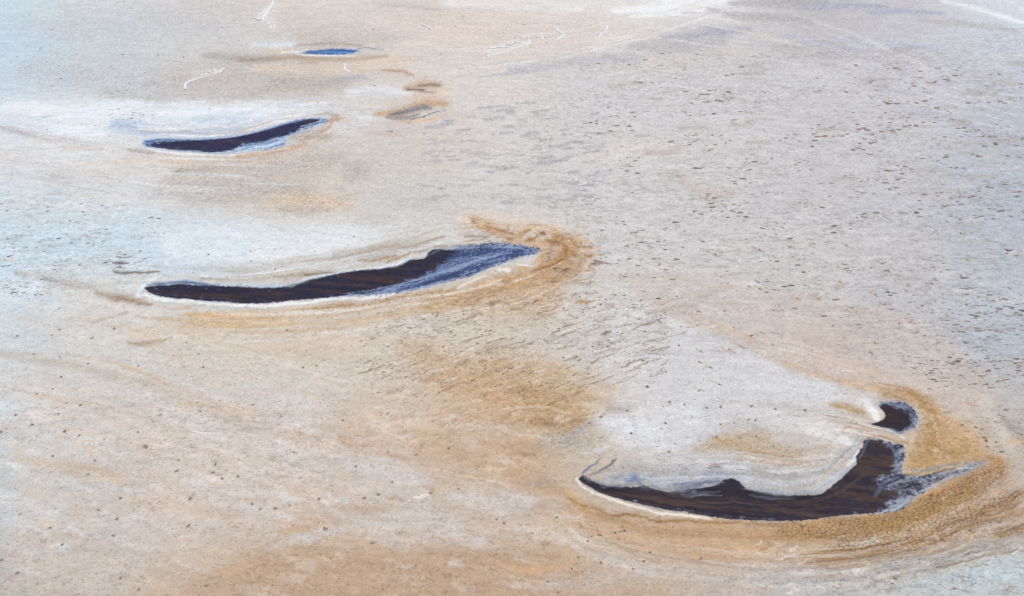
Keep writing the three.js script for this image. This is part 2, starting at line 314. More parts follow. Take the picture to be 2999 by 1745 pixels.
// --- second crescent and round it
stain('c8d9e8', 30, .8, [440, 745, 520, 738, 620, 742, 700, 760], { g: .4, b: .15 });
stain('bdd0e2', 16, .7, [480, 785, 540, 778, 640, 790], { g: .7 });
stain('d4e0ea', 40, .55, [520, 690, 640, 700, 800, 720], W0);
stain('cadae6', 40, .6, [120, 690, 260, 720, 400, 700], W0);
stain('e2e4e6', 32, .65, [750, 730, 950, 720, 1100, 700], W0);
stain('b6ada2', 24, .6, [980, 745, 1080, 738, 1250, 720], GG);
stain('ac9e8c', 12, .65, [590, 815, 720, 812, 860, 806, 960, 797], GG);
stain('8e744e', 4, .75, [890, 808, 940, 803, 975, 800], G);
stain('6e5440', 2.4, .8, [945, 800, 985, 799], { b: .3 });
stain('a98862', 7, .7, [1050, 765, 1110, 756, 1160, 752], GG);
stain('a8844e', 5, .75, [1135, 768, 1165, 758, 1200, 742, 1250, 728], GG);
stain('b0885e', 4, .6, [1270, 722, 1310, 718], G);
stain('6d91b8', 4, .8, [436, 828, 470, 832, 520, 826, 610, 833], { g: 1.2, b: .3 });
stain('c4d4e4', 4, .85, [625, 836, 720, 840, 800, 842, 850, 832], { g: .4 });
stain('e6eef4', 4, .9, [800, 848, 850, 835, 900, 818, 960, 806, 1000, 797], W0);
stain('f0f2f4', 3.4, .9, [1000, 793, 1100, 784, 1165, 772, 1195, 758, 1230, 750], W0);
stain('dfeaf0', 9, .9, [402, 878, 412, 850, 432, 828, 470, 805], { g: .3 });
stain('6a5a50', 4, .75, [330, 768, 352, 770, 376, 774], GG);
stain('857565', 5, .75, [336, 790, 360, 797, 410, 800, 470, 796], GG);
stain('dfe9f0', 8, .6, [360, 780, 430, 786], W0);
stain('a08060', 10, .7, [280, 858, 330, 868, 390, 876, 445, 892], GG);
stain('b3aca4', 12, .55, [50, 800, 160, 820, 280, 848], GG);
stain('efeff0', 4.5, .95, [425, 858, 470, 873, 560, 885, 700, 895, 800, 895, 930, 882, 1060, 872, 1150, 864], { g: .2, b: .25, s: .4 });
stain('c9a37c', 4, .5, [500, 902, 560, 900]);
stain('d8ac6e', 9, .8, [540, 920, 680, 923, 820, 917, 960, 903], { g: .9, b: .3 });
stain('c4a277', 9, .8, [880, 910, 1000, 896, 1150, 877, 1290, 846], GG);
stain('a08c70', 3, .7, [850, 911, 940, 903, 1040, 893], GG);
stain('c39c68', 6, .55, [640, 955, 700, 946, 780, 934], GG);
stain('dcbc94', 16, .6, [560, 940, 700, 950, 850, 945], G);
stain('a4906e', 7, .65, [375, 1002, 440, 1002, 500, 992], GG);
stain('d8bea2', 24, .5, [400, 970, 520, 965, 640, 990]);
stain('a99f92', 6, .5, [270, 945, 330, 930, 370, 915, 365, 895], GG);
stain('d2c0ae', 50, .4, [650, 1020, 800, 1010, 1000, 1000, 1150, 950]);
// rust and ochre beyond the second crescent
stain('e2ccb6', 22, .55, [1350, 640, 1500, 655, 1650, 672]);
stain('b8906a', 10, .85, [1385, 645, 1430, 668, 1480, 680], GG);
stain('c09a72', 14, .8, [1440, 682, 1500, 690, 1560, 700], GG);
stain('8f7c6a', 5, .75, [1360, 690, 1400, 688, 1430, 690], GG);
stain('cba882', 14, .75, [1500, 705, 1580, 712, 1650, 702], GG);
stain('dcc2a6', 10, .6, [1520, 712, 1590, 720]);
stain('b78a54', 24, .9, [1630, 695, 1670, 712, 1668, 742, 1630, 772, 1570, 795], { g: 1.5, b: .35 });
stain('dea950', 6, .85, [1568, 762, 1580, 752, 1598, 742], { g: .8, b: .2 });
stain('d8a658', 5, .7, [1520, 786, 1545, 782]);
stain('c29866', 24, .8, [1600, 800, 1500, 818, 1400, 838], GG);
stain('c6a27c', 20, .75, [1440, 840, 1330, 858, 1240, 876], GG);
stain('c8ac90', 32, .7, [1260, 890, 1400, 892, 1540, 880, 1640, 840], GG);
stain('c7a788', 22, .5, [1500, 900, 1580, 920, 1640, 880], GG);
stain('d8b490', 14, .6, [1690, 690, 1730, 730, 1720, 790], G);
stain('e8e4e0', 6, .85, [1465, 787, 1495, 792], W0);
stain('e4e0de', 5, .8, [1520, 772, 1545, 775], W0);
stain('e4ddd4', 4, .85, [1335, 842, 1380, 818, 1425, 803], W0);
stain('e2dcd6', 6, .7, [1400, 836, 1430, 825, 1470, 815], W0);
stain('d2a25c', 4, .7, [1380, 832, 1420, 828, 1460, 815]);
stain('b08a60', 4, .7, [1305, 848, 1330, 843]);
stain('6a543c', 4, .7, [1742, 764, 1760, 768, 1790, 772], { g: 1.4 });
stain('5a4232', 2.4, .85, [1640, 798, 1655, 790, 1672, 786], { b: .3 });
stain('7a5a3a', 2.6, .7, [1655, 727, 1690, 724, 1735, 724]);
stain('7a5a40', 2, .7, [1590, 812, 1630, 811, 1672, 809]);
stain('c8a488', 3, .6, [1680, 790, 1730, 788, 1760, 782]);
// --- the wide tan apron in the middle
stain('cca882', 40, .5, [1290, 1110, 1420, 1130, 1500, 1175], { g: .8, b: .3 });
stain('c8ac88', 34, .6, [1380, 1070, 1500, 1080, 1620, 1085], GG);
stain('c6aa8a', 36, .6, [1180, 1010, 1260, 1040, 1350, 1060], GG);
stain('bb9a6e', 36, .6, [1520, 1150, 1600, 1180, 1690, 1200], { g: 1.7, b: .3, s: .5 });
stain('ae8e66', 26, .75, [1560, 1240, 1650, 1245, 1700, 1225], { g: 1.7, b: .3 });
stain('b4aca4', 34, .65, [1590, 1300, 1660, 1290, 1720, 1280], { g: 1.5 });
stain('a2a8b4', 7, .6, [1650, 1290, 1700, 1262, 1745, 1228], G);
stain('c2a68a', 26, .55, [1300, 1200, 1400, 1220, 1500, 1250]);
stain('97764c', 8, .5, [1490, 1335, 1530, 1332, 1560, 1330], GG);
stain('d6d9e0', 46, .7, [1770, 1235, 1850, 1260, 1930, 1280], { g: .5 });
stain('d4d4d8', 44, .6, [1820, 1180, 1950, 1120, 2100, 1120], { g: .4 });
stain('cfcfd2', 34, .5, [2000, 1060, 2150, 1080, 2300, 1120], { g: .4 });
stain('9a9894', 12, .45, [1780, 1195, 1840, 1200, 1860, 1240], GG);
stain('d2d2d4', 8, .6, [1710, 1330, 1760, 1320, 1790, 1300]);
stain('c2a080', 36, .45, [1240, 1310, 1400, 1330, 1540, 1370], { g: .6, b: .3 });
stain('c09c78', 24, .6, [1480, 1400, 1580, 1420, 1660, 1440], { g: .6 });
stain('a8a098', 13, .5, [1540, 1412, 1590, 1408, 1620, 1412], GG);
stain('e0c6a8', 3.5, .85, [1230, 1366, 1330, 1388, 1400, 1403, 1490, 1425], { b: .3, g: .5 });
stain('d6baa0', 3.5, .6, [1040, 1310, 1130, 1335, 1230, 1362], { b: .4 });
stain('ba9a7e', 12, .5, [1000, 1290, 1100, 1315, 1200, 1350]);
stain('d0cecf', 38, .6, [1000, 1345, 1100, 1375, 1230, 1400], { g: .7 });
stain('cecaca', 30, .65, [1330, 1450, 1430, 1465, 1560, 1475], { g: .9 });
stain('cccaca', 32, .7, [1010, 1530, 1150, 1560, 1350, 1560], { g: 1 });
stain('d0ceD0', 22, .55, [1260, 1570, 1350, 1590, 1420, 1580], { g: .9 });
stain('d2c8c0', 22, .6, [1450, 1545, 1560, 1560, 1700, 1570], { g: .7 });
stain('eae6e2', 4.5, .85, [1196, 1466, 1230, 1455, 1258, 1446], { b: .2, g: .2 });
stain('b8906a', 7, .6, [1240, 1425, 1270, 1430, 1275, 1445]);
stain('bc9c80', 44, .6, [960, 1660, 1200, 1640, 1400, 1650, 1620, 1630], { g: .7, b: .3 });
stain('d6aa78', 10, .6, [1460, 1655, 1560, 1670, 1660, 1665]);
stain('c4bab4', 30, .5, [1580, 1720, 1750, 1690, 1900, 1680], { g: 1 });
// --- bottom left
stain('dcdad8', 6.5, .7, [768, 1400, 800, 1422, 850, 1447, 905, 1470], { b: .55 });
stain('d9d7d6', 7, .7, [940, 1466, 970, 1482, 1005, 1515], { b: .4 });
stain('c09a7a', 10, .6, [800, 1395, 860, 1430, 930, 1460]);
stain('d0cdcd', 18, .7, [690, 1490, 760, 1500, 850, 1520], { g: .7 });
stain('c49e7a', 12, .7, [790, 1565, 860, 1555, 940, 1545], { g: .5 });
stain('cccac9', 13, .75, [790, 1610, 860, 1582, 930, 1566, 1000, 1555], { g: 1.1 });
stain('c2a284', 40, .6, [650, 1680, 800, 1640, 960, 1620], { g: .9 });
stain('d2ae8c', 9, .5, [560, 1700, 640, 1680, 740, 1650]);
stain('d6d2d0', 18, .6, [830, 1235, 900, 1240, 940, 1290], { g: .5 });
stain('d4c8c0', 16, .6, [800, 1310, 900, 1320, 980, 1330], { g: .5 });
stain('dab896', 9, .65, [530, 1180, 620, 1198, 740, 1220]);
stain('d6bc9e', 8, .55, [290, 1215, 350, 1235, 420, 1262]);
stain('d8bca0', 8, .5, [420, 1290, 480, 1300], G);
stain('bab4a6', 12, .55, [0, 1035, 200, 1068, 400, 1120, 620, 1195]);
stain('bca086', 12, .6, [760, 1255, 900, 1285, 1010, 1285], GG);
stain('cab09a', 34, .45, [430, 1440, 560, 1470, 700, 1540], { g: .6 });
stain('cee0ec', 30, .6, [0, 1190, 40, 1200], { g: .4 });
stain('ccdae6', 22, .6, [10, 1430, 50, 1450], { g: .4 });
stain('cad8e4', 16, .5, [5, 1515, 40, 1525], { g: .4 });
stain('d6e2ea', 24, .6, [0, 860, 90, 845], { g: .6 });
// tails of sand behind the shrubs of the right hand flat
for (const [a, b] of TAILED) { const x = 1999 + a * .397, y = 582 + b * .397, f = .6 + hash(a, b, 6); stain('c4a07c', 2.2, .7, [x + 5 * f, y + 2.5 * f, x - 8 * f, y - 3 * f, x - 18 * f, y - 7 * f], { b: .2, t: .5 }); stain('8c7050', 2.4, .6, [x + 2, y + 1, x + 8 * f, y + 3.5 * f], { b: .3 }); }
area('d4cac4', .4, 60, [0, 1060, 400, 1120, 850, 1200, 1000, 1330, 950, 1520, 600, 1640, 300, 1745, 0, 1745], { g: .6, b: .5 });
mottle(46, 921, 40, 1000, 1180, 1600, ['dcdad8', 'd6dade', 'e0dcd8'], { r: 11, l: 34, sl: -.25, op: .4, g: .7 });
// --- near crescent: rims, apron, inner island
stain('d8b07c', 14, .7, [1660, 1440, 1690, 1475, 1740, 1505], { g: .5 });
stain('c8a482', 22, .5, [1720, 1510, 1900, 1548, 2100, 1572, 2320, 1580], { g: .5, b: .3 });
stain('c6986a', 22, .65, [1980, 1610, 2120, 1620, 2300, 1595], { g: .5, b: .4 });
stain('f2ebe0', 4.8, .95, [1690, 1402, 1702, 1422, 1740, 1446, 1810, 1472, 1900, 1495, 2000, 1511, 2080, 1520], { g: .2, b: .2, wob: .4 });
stain('a8844c', 6, .9, [1660, 1462, 1720, 1485, 1800, 1502, 1900, 1520, 2050, 1532, 2250, 1541, 2380, 1534], { g: 1.7, b: .2 });
stain('8d6e44', 4, .4, [1780, 1500, 1900, 1518, 2000, 1530], GG);
stain('b89060', 22, .85, [2300, 1560, 2420, 1550, 2560, 1530, 2660, 1500], { g: 1, k: .8, b: .2 });
stain('bc9250', 20, .75, [2560, 1540, 2680, 1500, 2790, 1455, 2840, 1430], { g: .9, k: 1, b: .2 });
stain('b08250', 20, .85, [2720, 1470, 2830, 1425, 2910, 1385, 2930, 1360], { g: 1, k: .9, b: .3 });
stain('b4987c', 30, .7, [2600, 1610, 2750, 1560, 2880, 1490, 2990, 1440], { g: .8, k: .9, b: .3 });
stain('c6b4a8', 26, .5, [2880, 1450, 2950, 1420, 2999, 1400], { g: .8 });
stain('b88a54', 12, .85, [2540, 1638, 2660, 1605, 2800, 1575, 2999, 1545], { g: 1.1, k: .5, b: .4 });
stain('ae7c44', 7, .7, [2600, 1622, 2720, 1590, 2800, 1580], { g: 1.2 });
stain('a88664', 9, .6, [2800, 1560, 2900, 1530, 2999, 1500], { g: 1.2 });
stain('bcb8b6', 22, .65, [2420, 1600, 2540, 1592, 2660, 1580], { g: .9, k: .8 });
stain('989aa2', 4.5, .75, [2380, 1672, 2450, 1662, 2520, 1654, 2640, 1640], { g: 1.2 });
stain('908e92', 3, .7, [2480, 1660, 2620, 1645, 2760, 1640, 2900, 1612], { g: 1.2 });
stain('a49a94', 7, .5, [2200, 1670, 2350, 1672, 2480, 1665], { g: 1.2 });
stain('c4a080', 6, .6, [2380, 1696, 2460, 1688], G);
stain('c0ccd2', 30, .4, [2700, 1706, 2850, 1690, 2999, 1662], { g: 1, b: .4 });
stain('c2d2da', 20, .4, [2880, 1680, 2999, 1690], { g: .8 });
stain('b6b6ba', 26, .6, [2200, 1700, 2380, 1715, 2560, 1700], { g: 1.2 });
stain('c0b0a2', 12, .5, [2650, 1665, 2800, 1650, 2950, 1600], { g: 1 });
stain('d2b496', 8, .7, [2290, 1062, 2400, 1100, 2500, 1128, 2570, 1140], { g: .8, b: .3 });
stain('ceb8a8', 44, .55, [2300, 1010, 2420, 1050, 2560, 1090], { g: .5 });
stain('cea682', 8, .5, [2450, 1105, 2520, 1118, 2600, 1135]);
stain('b68e56', 18, .7, [2590, 1150, 2660, 1155, 2710, 1190, 2738, 1240, 2735, 1300, 2700, 1350], { g: 1.5, b: .2 });
stain('be9862', 24, .6, [2700, 1350, 2760, 1350, 2840, 1318], { g: 1.4, b: .25 });
stain('cca87c', 30, .65, [2760, 1225, 2840, 1280, 2890, 1330], { g: 1 });
stain('c09460', 11, .7, [2900, 1340, 2930, 1350, 2900, 1375, 2850, 1400], { g: 1, k: .6 });
stain('d0cac4', 24, .5, [2900, 1200, 2960, 1300], { g: 1 });
stain('9c9690', 16, .6, [2940, 1225, 2980, 1260, 2999, 1300], { g: 1.8 });
stain('c69a64', 6, .6, [2830, 1180, 2860, 1190], G);
stain('d6aE7c', 8, .5, [2960, 1300, 2999, 1295]);
for (const [c, r, op, l] of [['8e6c3c', 4, .75, [2500, 1652, 2640, 1618, 2760, 1594, 2880, 1574, 3010, 1556]], ['6e5638', 2, .8, [2830, 1572, 2920, 1558, 3005, 1546]], ['a87c42', 10, .7, [2740, 1548, 2870, 1502, 3005, 1438]], ['7a6040', 2.4, .7, [2690, 1592, 2790, 1562, 2900, 1542]], ['8a6a42', 3, .6, [2860, 1500, 2930, 1470, 3005, 1420]], ['b58a52', 8, .65, [2300, 1660, 2450, 1650, 2580, 1630]], ['a08a6c', 5, .6, [2560, 1700, 2750, 1668, 3005, 1600]], ['86786a', 2, .6, [2600, 1690, 2800, 1655, 3005, 1610]]]) stain(c, r, op, l, { g: 1.2, b: .6, w: 0, wob: .4, t: .7 });
// island inside the near crescent
stain('bea684', 26, .55, [2040, 1320, 2150, 1290, 2250, 1270], GG);
stain('b8925e', 11, .6, [2090, 1290, 2180, 1318, 2250, 1335, 2330, 1345], { g: 1.4, b: .3 });
stain('a87e38', 6, .7, [2280, 1340, 2330, 1346], GG);
stain('b89462', 12, .75, [2440, 1188, 2490, 1196, 2530, 1205], GG);
stain('b4aeaa', 34, .55, [2080, 1210, 2200, 1220, 2350, 1210], GG);
stain('b2b2b4', 26, .6, [1990, 1390, 2200, 1388, 2380, 1418], GG);
stain('bcb2a6', 14, .6, [2220, 1390, 2330, 1385, 2440, 1370], GG);
stain('a4aab6', 18, .7, [1780, 1400, 1850, 1395, 1950, 1410, 2000, 1425], GG);
stain('b2b0b0', 16, .5, [1780, 1370, 1880, 1365, 1960, 1370], GG);
stain('dededf', 10, .8, [2370, 1265, 2420, 1270, 2490, 1288], { g: .4 });
stain('e4e4e6', 6, .75, [2440, 1300, 2510, 1298], { g: .4 });
stain('dcdcdc', 7, .6, [2050, 1350, 2110, 1372, 2200, 1375], { g: .6 });
stain('dcdde0', 6, .6, [2250, 1378, 2380, 1380, 2440, 1365], { g: .6 });
stain('e4e2e0', 4.5, .85, [2470, 1222, 2520, 1240, 2580, 1256, 2640, 1280], W0);
stain('b08a5c', 3, .7, [2430, 1236, 2500, 1248, 2560, 1264], G);
stain('dcd8d6', 4, .8, [2440, 1255, 2520, 1262, 2600, 1282], W0);
stain('ae7e3c', 6, .9, [2545, 1284, 2580, 1282, 2620, 1290, 2650, 1294], { g: 1.2, b: .2 });
stain('e6e8ea', 16, .8, [2540, 1180, 2555, 1200], { g: .3 });
stain('f2eee8', 12, .98, [2562, 1208, 2568, 1226], { g: .1, b: 0, s: .5 });
stain('e2c29a', 2.2, .9, [2590, 1208, 2594, 1220, 2582, 1234, 2560, 1241], { b: .2, g: .3 });
stain('e0e6ec', 7, .85, [2512, 1318, 2500, 1345, 2490, 1368], { g: .3, b: .2 });
stain('c2cfde', 7, .8, [2490, 1372, 2455, 1400, 2420, 1428], { g: .4, b: .3 });
stain('a8b6c8', 5, .8, [2200, 1432, 2270, 1443, 2330, 1447, 2395, 1444, 2425, 1430], { g: .8, b: .3 });
stain('68789c', 4, .85, [1708, 1390, 1730, 1366, 1755, 1348], { g: .8, b: .3 });
stain('706c74', 5, .75, [1730, 1388, 1760, 1374, 1800, 1348], GG);
stain('7a8cac', 11, .8, [1838, 1410, 1860, 1400, 1872, 1414], { g: 1, b: .3 });
stain('7c8298', 8, .8, [1970, 1424, 2040, 1412, 2115, 1402], { g: 1, b: .4 });
stain('9aa4b8', 8, .6, [2060, 1385, 2100, 1382, 2130, 1392], G);
stain('5c6884', 3.4, .85, [2076, 1370, 2095, 1368, 2112, 1374], { b: .2 });
stain('b07c48', 2.8, .85, [2065, 1366, 2090, 1360, 2118, 1367], G);
// little grey patches of crust in the far middle
{
  const q = rng(77);
  for (let i = 0; i < 120; i++) {
    const x = 1250 + q() * 520, y = 300 + q() * 300, l = 6 + q() * 22;
    if (y < 300 + (1500 - x) * 0.2) continue;
    stain('a6a6ae', 2.5 + q() * 3.5, .35 + q() * .3, [x - l, y + l * 0.06, x + l, y - l * 0.06], { g: 1.4, b: .6 });
  }
  for (let i = 0; i < 260; i++) {   // brownish smudges where the crust has worn through on the right
    const x = 1750 + q() * 1250, y = 130 + q() * 900, l = 8 + q() * 40;
    stain(q() < .5 ? 'b4aaa2' : 'd6d4d4', 2 + q() * 6, .2 + q() * .35, [x - l, y + l * .05, x + l, y - l * .05], { g: .9, b: .5 });
  }
  for (let i = 0; i < 170; i++) {   // scoured streaks running up to the right in the middle
    const x = 1080 + q() * 900, y = 880 + q() * 260, l = 10 + q() * 36;
    if (x > 1600 && y > 1120) continue;
    stain(q() < .6 ? '94806a' : 'd8d2ce', 1.2 + q() * 1.6, .35 + q() * .4, [x - l, y + l * .34, x + l, y - l * .3], { g: 1.5, b: .8 });
  }
}

// drift lines: fine bands that wind and water have drawn out along the pools
function drift(n, seed, base, off0, off1, cols, o = {}) {
  const q = rng(seed), N = base.length / 2;
  const P = t => { const f = t * (N - 1), i = Math.min(N - 2, f | 0), u = f - i, w = u * u * (3 - 2 * u) * .5 + u * .5; return [lerp(base[2 * i], base[2 * i + 2], u), lerp(base[2 * i + 1], base[2 * i + 3], w)]; };
  for (let i = 0; i < n; i++) {
    const e = q(), off = lerp(off0, off1, e), t0 = q() * .85, len = (o.len ?? .2) * (.4 + q() * 1.2), pts = [], tilt = (q() - .5) * (o.tilt ?? 10);
    for (let k = 0; k <= 6; k++) { const t = Math.min(1, t0 + len * k / 6), [x, y] = P(t); pts.push(x, y + off * (1 - (o.fan ?? 0) * (1 - t)) + tilt * (k / 6 - .5)); }
    const c = cols[Math.min(cols.length - 1, Math.max(0, (e * cols.length + (q() - .5) * 1.6) | 0))];
    stain(c, (o.r ?? 2) * (.5 + q() * 1.6), (o.op ?? .45) * (.5 + q()), pts, { g: o.g ?? .8, b: .45, t: .85, w: 0, wob: .3 });
  }
}
drift(190, 801, [1640, 1430, 1730, 1478, 1950, 1530, 2200, 1552, 2450, 1540, 2650, 1490, 2850, 1400, 2960, 1340], 4, 210, ['b8946a', 'a88450', 'c8aa88', 'd4c0aa', 'b89468', 'a89484', 'dad4ce', 'b4aca6', 'd0ccc8'], { r: 4.6, op: .3, len: .2, tilt: 14, fan: .3 });
drift(60, 802, [2300, 1640, 2500, 1620, 2700, 1585, 2900, 1530, 3020, 1490], -30, 110, ['94703f', 'a87e4c', '8c7458', 'b09878', '9a9490', 'b8b2ac', 'c8c4c0'], { r: 2.4, op: .65, len: .3, tilt: 16, g: 1.2 });
drift(90, 803, [250, 850, 430, 897, 700, 912, 1000, 900, 1250, 862, 1500, 815, 1690, 745], 2, 90, ['ded6cc', 'c0a078', 'd6b88e', 'c8aa84', 'd8ccbe', 'd8d2cc'], { r: 3.2, op: .38, len: .2, tilt: 10 });
drift(80, 804, [420, 812, 700, 822, 950, 792, 1180, 748, 1300, 715], -95, -2, ['dfe3e6', 'd4d6d8', 'e2e2e0', 'b8ac9c', 'a8987e', 'dfe6ec'], { r: 2.8, op: .34, len: .24, tilt: 8 });
drift(60, 805, [330, 400, 500, 402, 680, 392, 820, 352, 960, 338], -60, -3, ['d4dce6', 'c4d0e0', 'e4e8ee', 'e2e2e2', 'c4b8aa'], { r: 1.5, op: .5, len: .3, tilt: 4 });
drift(46, 806, [420, 436, 560, 450, 720, 452, 860, 428, 1000, 360], 3, 50, ['e2dfda', 'c8a684', 'd8c4ae', 'c4b8ac', 'bcb4ae'], { r: 1.5, op: .5, len: .25, tilt: 4 });
drift(70, 807, [1780, 1405, 1950, 1420, 2150, 1412, 2320, 1432, 2420, 1415, 2490, 1350, 2530, 1290], -110, -4, ['b8a284', 'c6bcb2', 'd8d8da', 'b2b2b6', 'a4a8b0', 'c6ccd4'], { r: 2.2, op: .42, len: .26, tilt: 10, fan: -.1 });
drift(40, 808, [2380, 1225, 2480, 1240, 2580, 1262, 2650, 1285], -22, 26, ['e0dedc', 'b8956a', 'd8d4d0', 'c0a888', 'e4e2e0'], { r: 1.6, op: .6, len: .4, tilt: 4 });
drift(46, 809, [2560, 1120, 2660, 1140, 2730, 1200, 2760, 1290, 2740, 1350], -6, 30, ['b08c5c', 'a8844e', 'c4a074', 'ccb090'], { r: 2.4, op: .45, len: .3, tilt: 10, g: 1.4 });
drift(110, 810, [0, 1030, 300, 1085, 700, 1225, 1200, 1350, 1650, 1435], -210, 330, ['ddd8d2', 'd6c0aa', 'd0cac4', 'cdb296', 'c2beb6', 'd8cabc', 'c8ac90', 'd2cec8', 'c6aa8e'], { r: 6, op: .26, len: .24, tilt: 22, g: .5 });
drift(90, 811, [1850, 40, 2250, 95, 2650, 200, 3010, 300], -60, 260, ['b4b2b8', 'dcdcde', 'b0b2c0', 'd2ceca', 'bebcbe', 'd8d8da'], { r: 2, op: .4, len: .2, tilt: 8 });
drift(60, 812, [1300, 150, 1600, 120, 1900, 60, 2150, 0], -60, 110, ['e6e4e2', 'd8ccc4', 'e8e8e8', 'c8c6c8', 'b8bac2'], { r: 2, op: .4, len: .22, tilt: 8 });
drift(60, 813, [0, 380, 250, 430, 500, 470, 900, 480], -20, 160, ['e2e2e4', 'd8ccbe', 'dcdfe4', 'c2bab2', 'dcd2c6'], { r: 2.4, op: .4, len: .25, tilt: 8 });
drift(50, 814, [1350, 640, 1480, 672, 1620, 690, 1720, 740, 1680, 800, 1560, 850, 1400, 890], -14, 24, ['b89468', 'a8865c', 'd0ae88', 'dcc4a8', 'b48c5a'], { r: 4, op: .25, len: .14, tilt: 22, g: 1.6 });
drift(50, 815, [1150, 1250, 1400, 1200, 1600, 1180, 1740, 1215], -130, 90, ['cfae84', 'c2a276', 'd4bc9c', 'c8a880', 'cab69c'], { r: 4, op: .4, len: .3, tilt: 30, g: 1.2 });
drift(60, 816, [1750, 860, 2090, 985, 2300, 1075, 2520, 1148], -180, -4, ['ccc0b8', 'c8b8ac', 'd2ccc8', 'd2b89c'], { r: 3, op: .4, len: .3, tilt: 10 });

const RUST = ['a8834f', '8f6c42', 'b8915c', 'd0aa78', 'd9c2a6', '9c8464', 'c49a5e'];
mottle(240, 901, 1360, 1740, 640, 890, RUST, { r: 3.5, l: 14, sl: .25, keep: (x, y) => y > 655 + Math.max(0, 1500 - x) * .9 * (y > 740 ? 1 : .05) - Math.max(0, 1480 - x) * .1 && (y < 735 || y > 905 - (x - 1240) * .34) });
mottle(70, 902, 1240, 1520, 820, 900, RUST, { r: 3, l: 14, sl: .25, op: .4, keep: (x, y) => y > 905 - (x - 1200) * .3 });
mottle(170, 903, 2650, 2930, 1140, 1370, RUST, { r: 3.5, l: 10, op: .4, keep: (x, y) => y > 1120 + (x - 2650) * .6 && (x > 2700 || y < 1190 || y > 1290) });
mottle(150, 904, 2560, 2960, 1400, 1620, RUST, { r: 3.5, l: 22, sl: .5, op: .4, g: 1, keep: (x, y) => y > 1520 - (x - 2560) * .42 });
mottle(230, 905, 1130, 1760, 1000, 1290, ['b08c5e', 'a07c50', 'c4a078', 'd4bc9e', 'dcd0c4', 'c8a680', '8f7450'], { r: 5.5, l: 16, sl: .3, op: .3, keep: (x, y) => y < 1300 - Math.abs(x - 1500) * .2 && y > 1020 - (x - 1130) * .02 && x < 1600 + (y - 1050) });
mottle(160, 906, 950, 1500, 1230, 1480, ['c8a684', 'b8987a', 'd8cec6', 'd4b898', 'cfc8c4'], { r: 8, l: 26, sl: -.2, op: .24, g: .6 });
mottle(200, 907, 0, 900, 1180, 1740, ['d6d2cc', 'c6ac92', 'd4c0aa', 'bcb0a2', 'd8d6d4', 'cdb294'], { r: 11, l: 30, sl: -.25, op: .2, g: .6 });
mottle(120, 908, 900, 1700, 1480, 1745, ['c4a488', 'b4947a', 'd2cac4', 'cfb292', 'bfa890'], { r: 7, l: 34, sl: -.15, op: .3, g: .8 });
mottle(150, 909, 0, 480, 560, 860, ['e4eaee', 'b4bec6', 'dfe8ee', 'c2ccd4', 'cfc8c0'], { r: 3, l: 20, op: .4, g: .8 });
mottle(120, 910, 100, 950, 290, 400, ['f0f4f8', 'dde6ee', 'c8d4e2', 'e8ecf0'], { r: 2.5, l: 30, op: .4, g: .4, keep: (x, y) => y < 400 - Math.max(0, x - 500) * .12 });
mottle(260, 911, 1700, 2999, 120, 1050, ['b2aeaa', 'dcdad8', 'b8b4b4', 'd6d6d8', 'bcb0a4', 'a8a6a8'], { r: 2.6, l: 24, op: .3, g: 1 });
mottle(110, 912, 2200, 2999, 1590, 1745, ['8e7654', 'b0a69c', 'dcdcdc', '9a9896', 'c8c0b6', 'b89a74'], { r: 2.2, l: 26, sl: .2, op: .45, g: 1.2 });

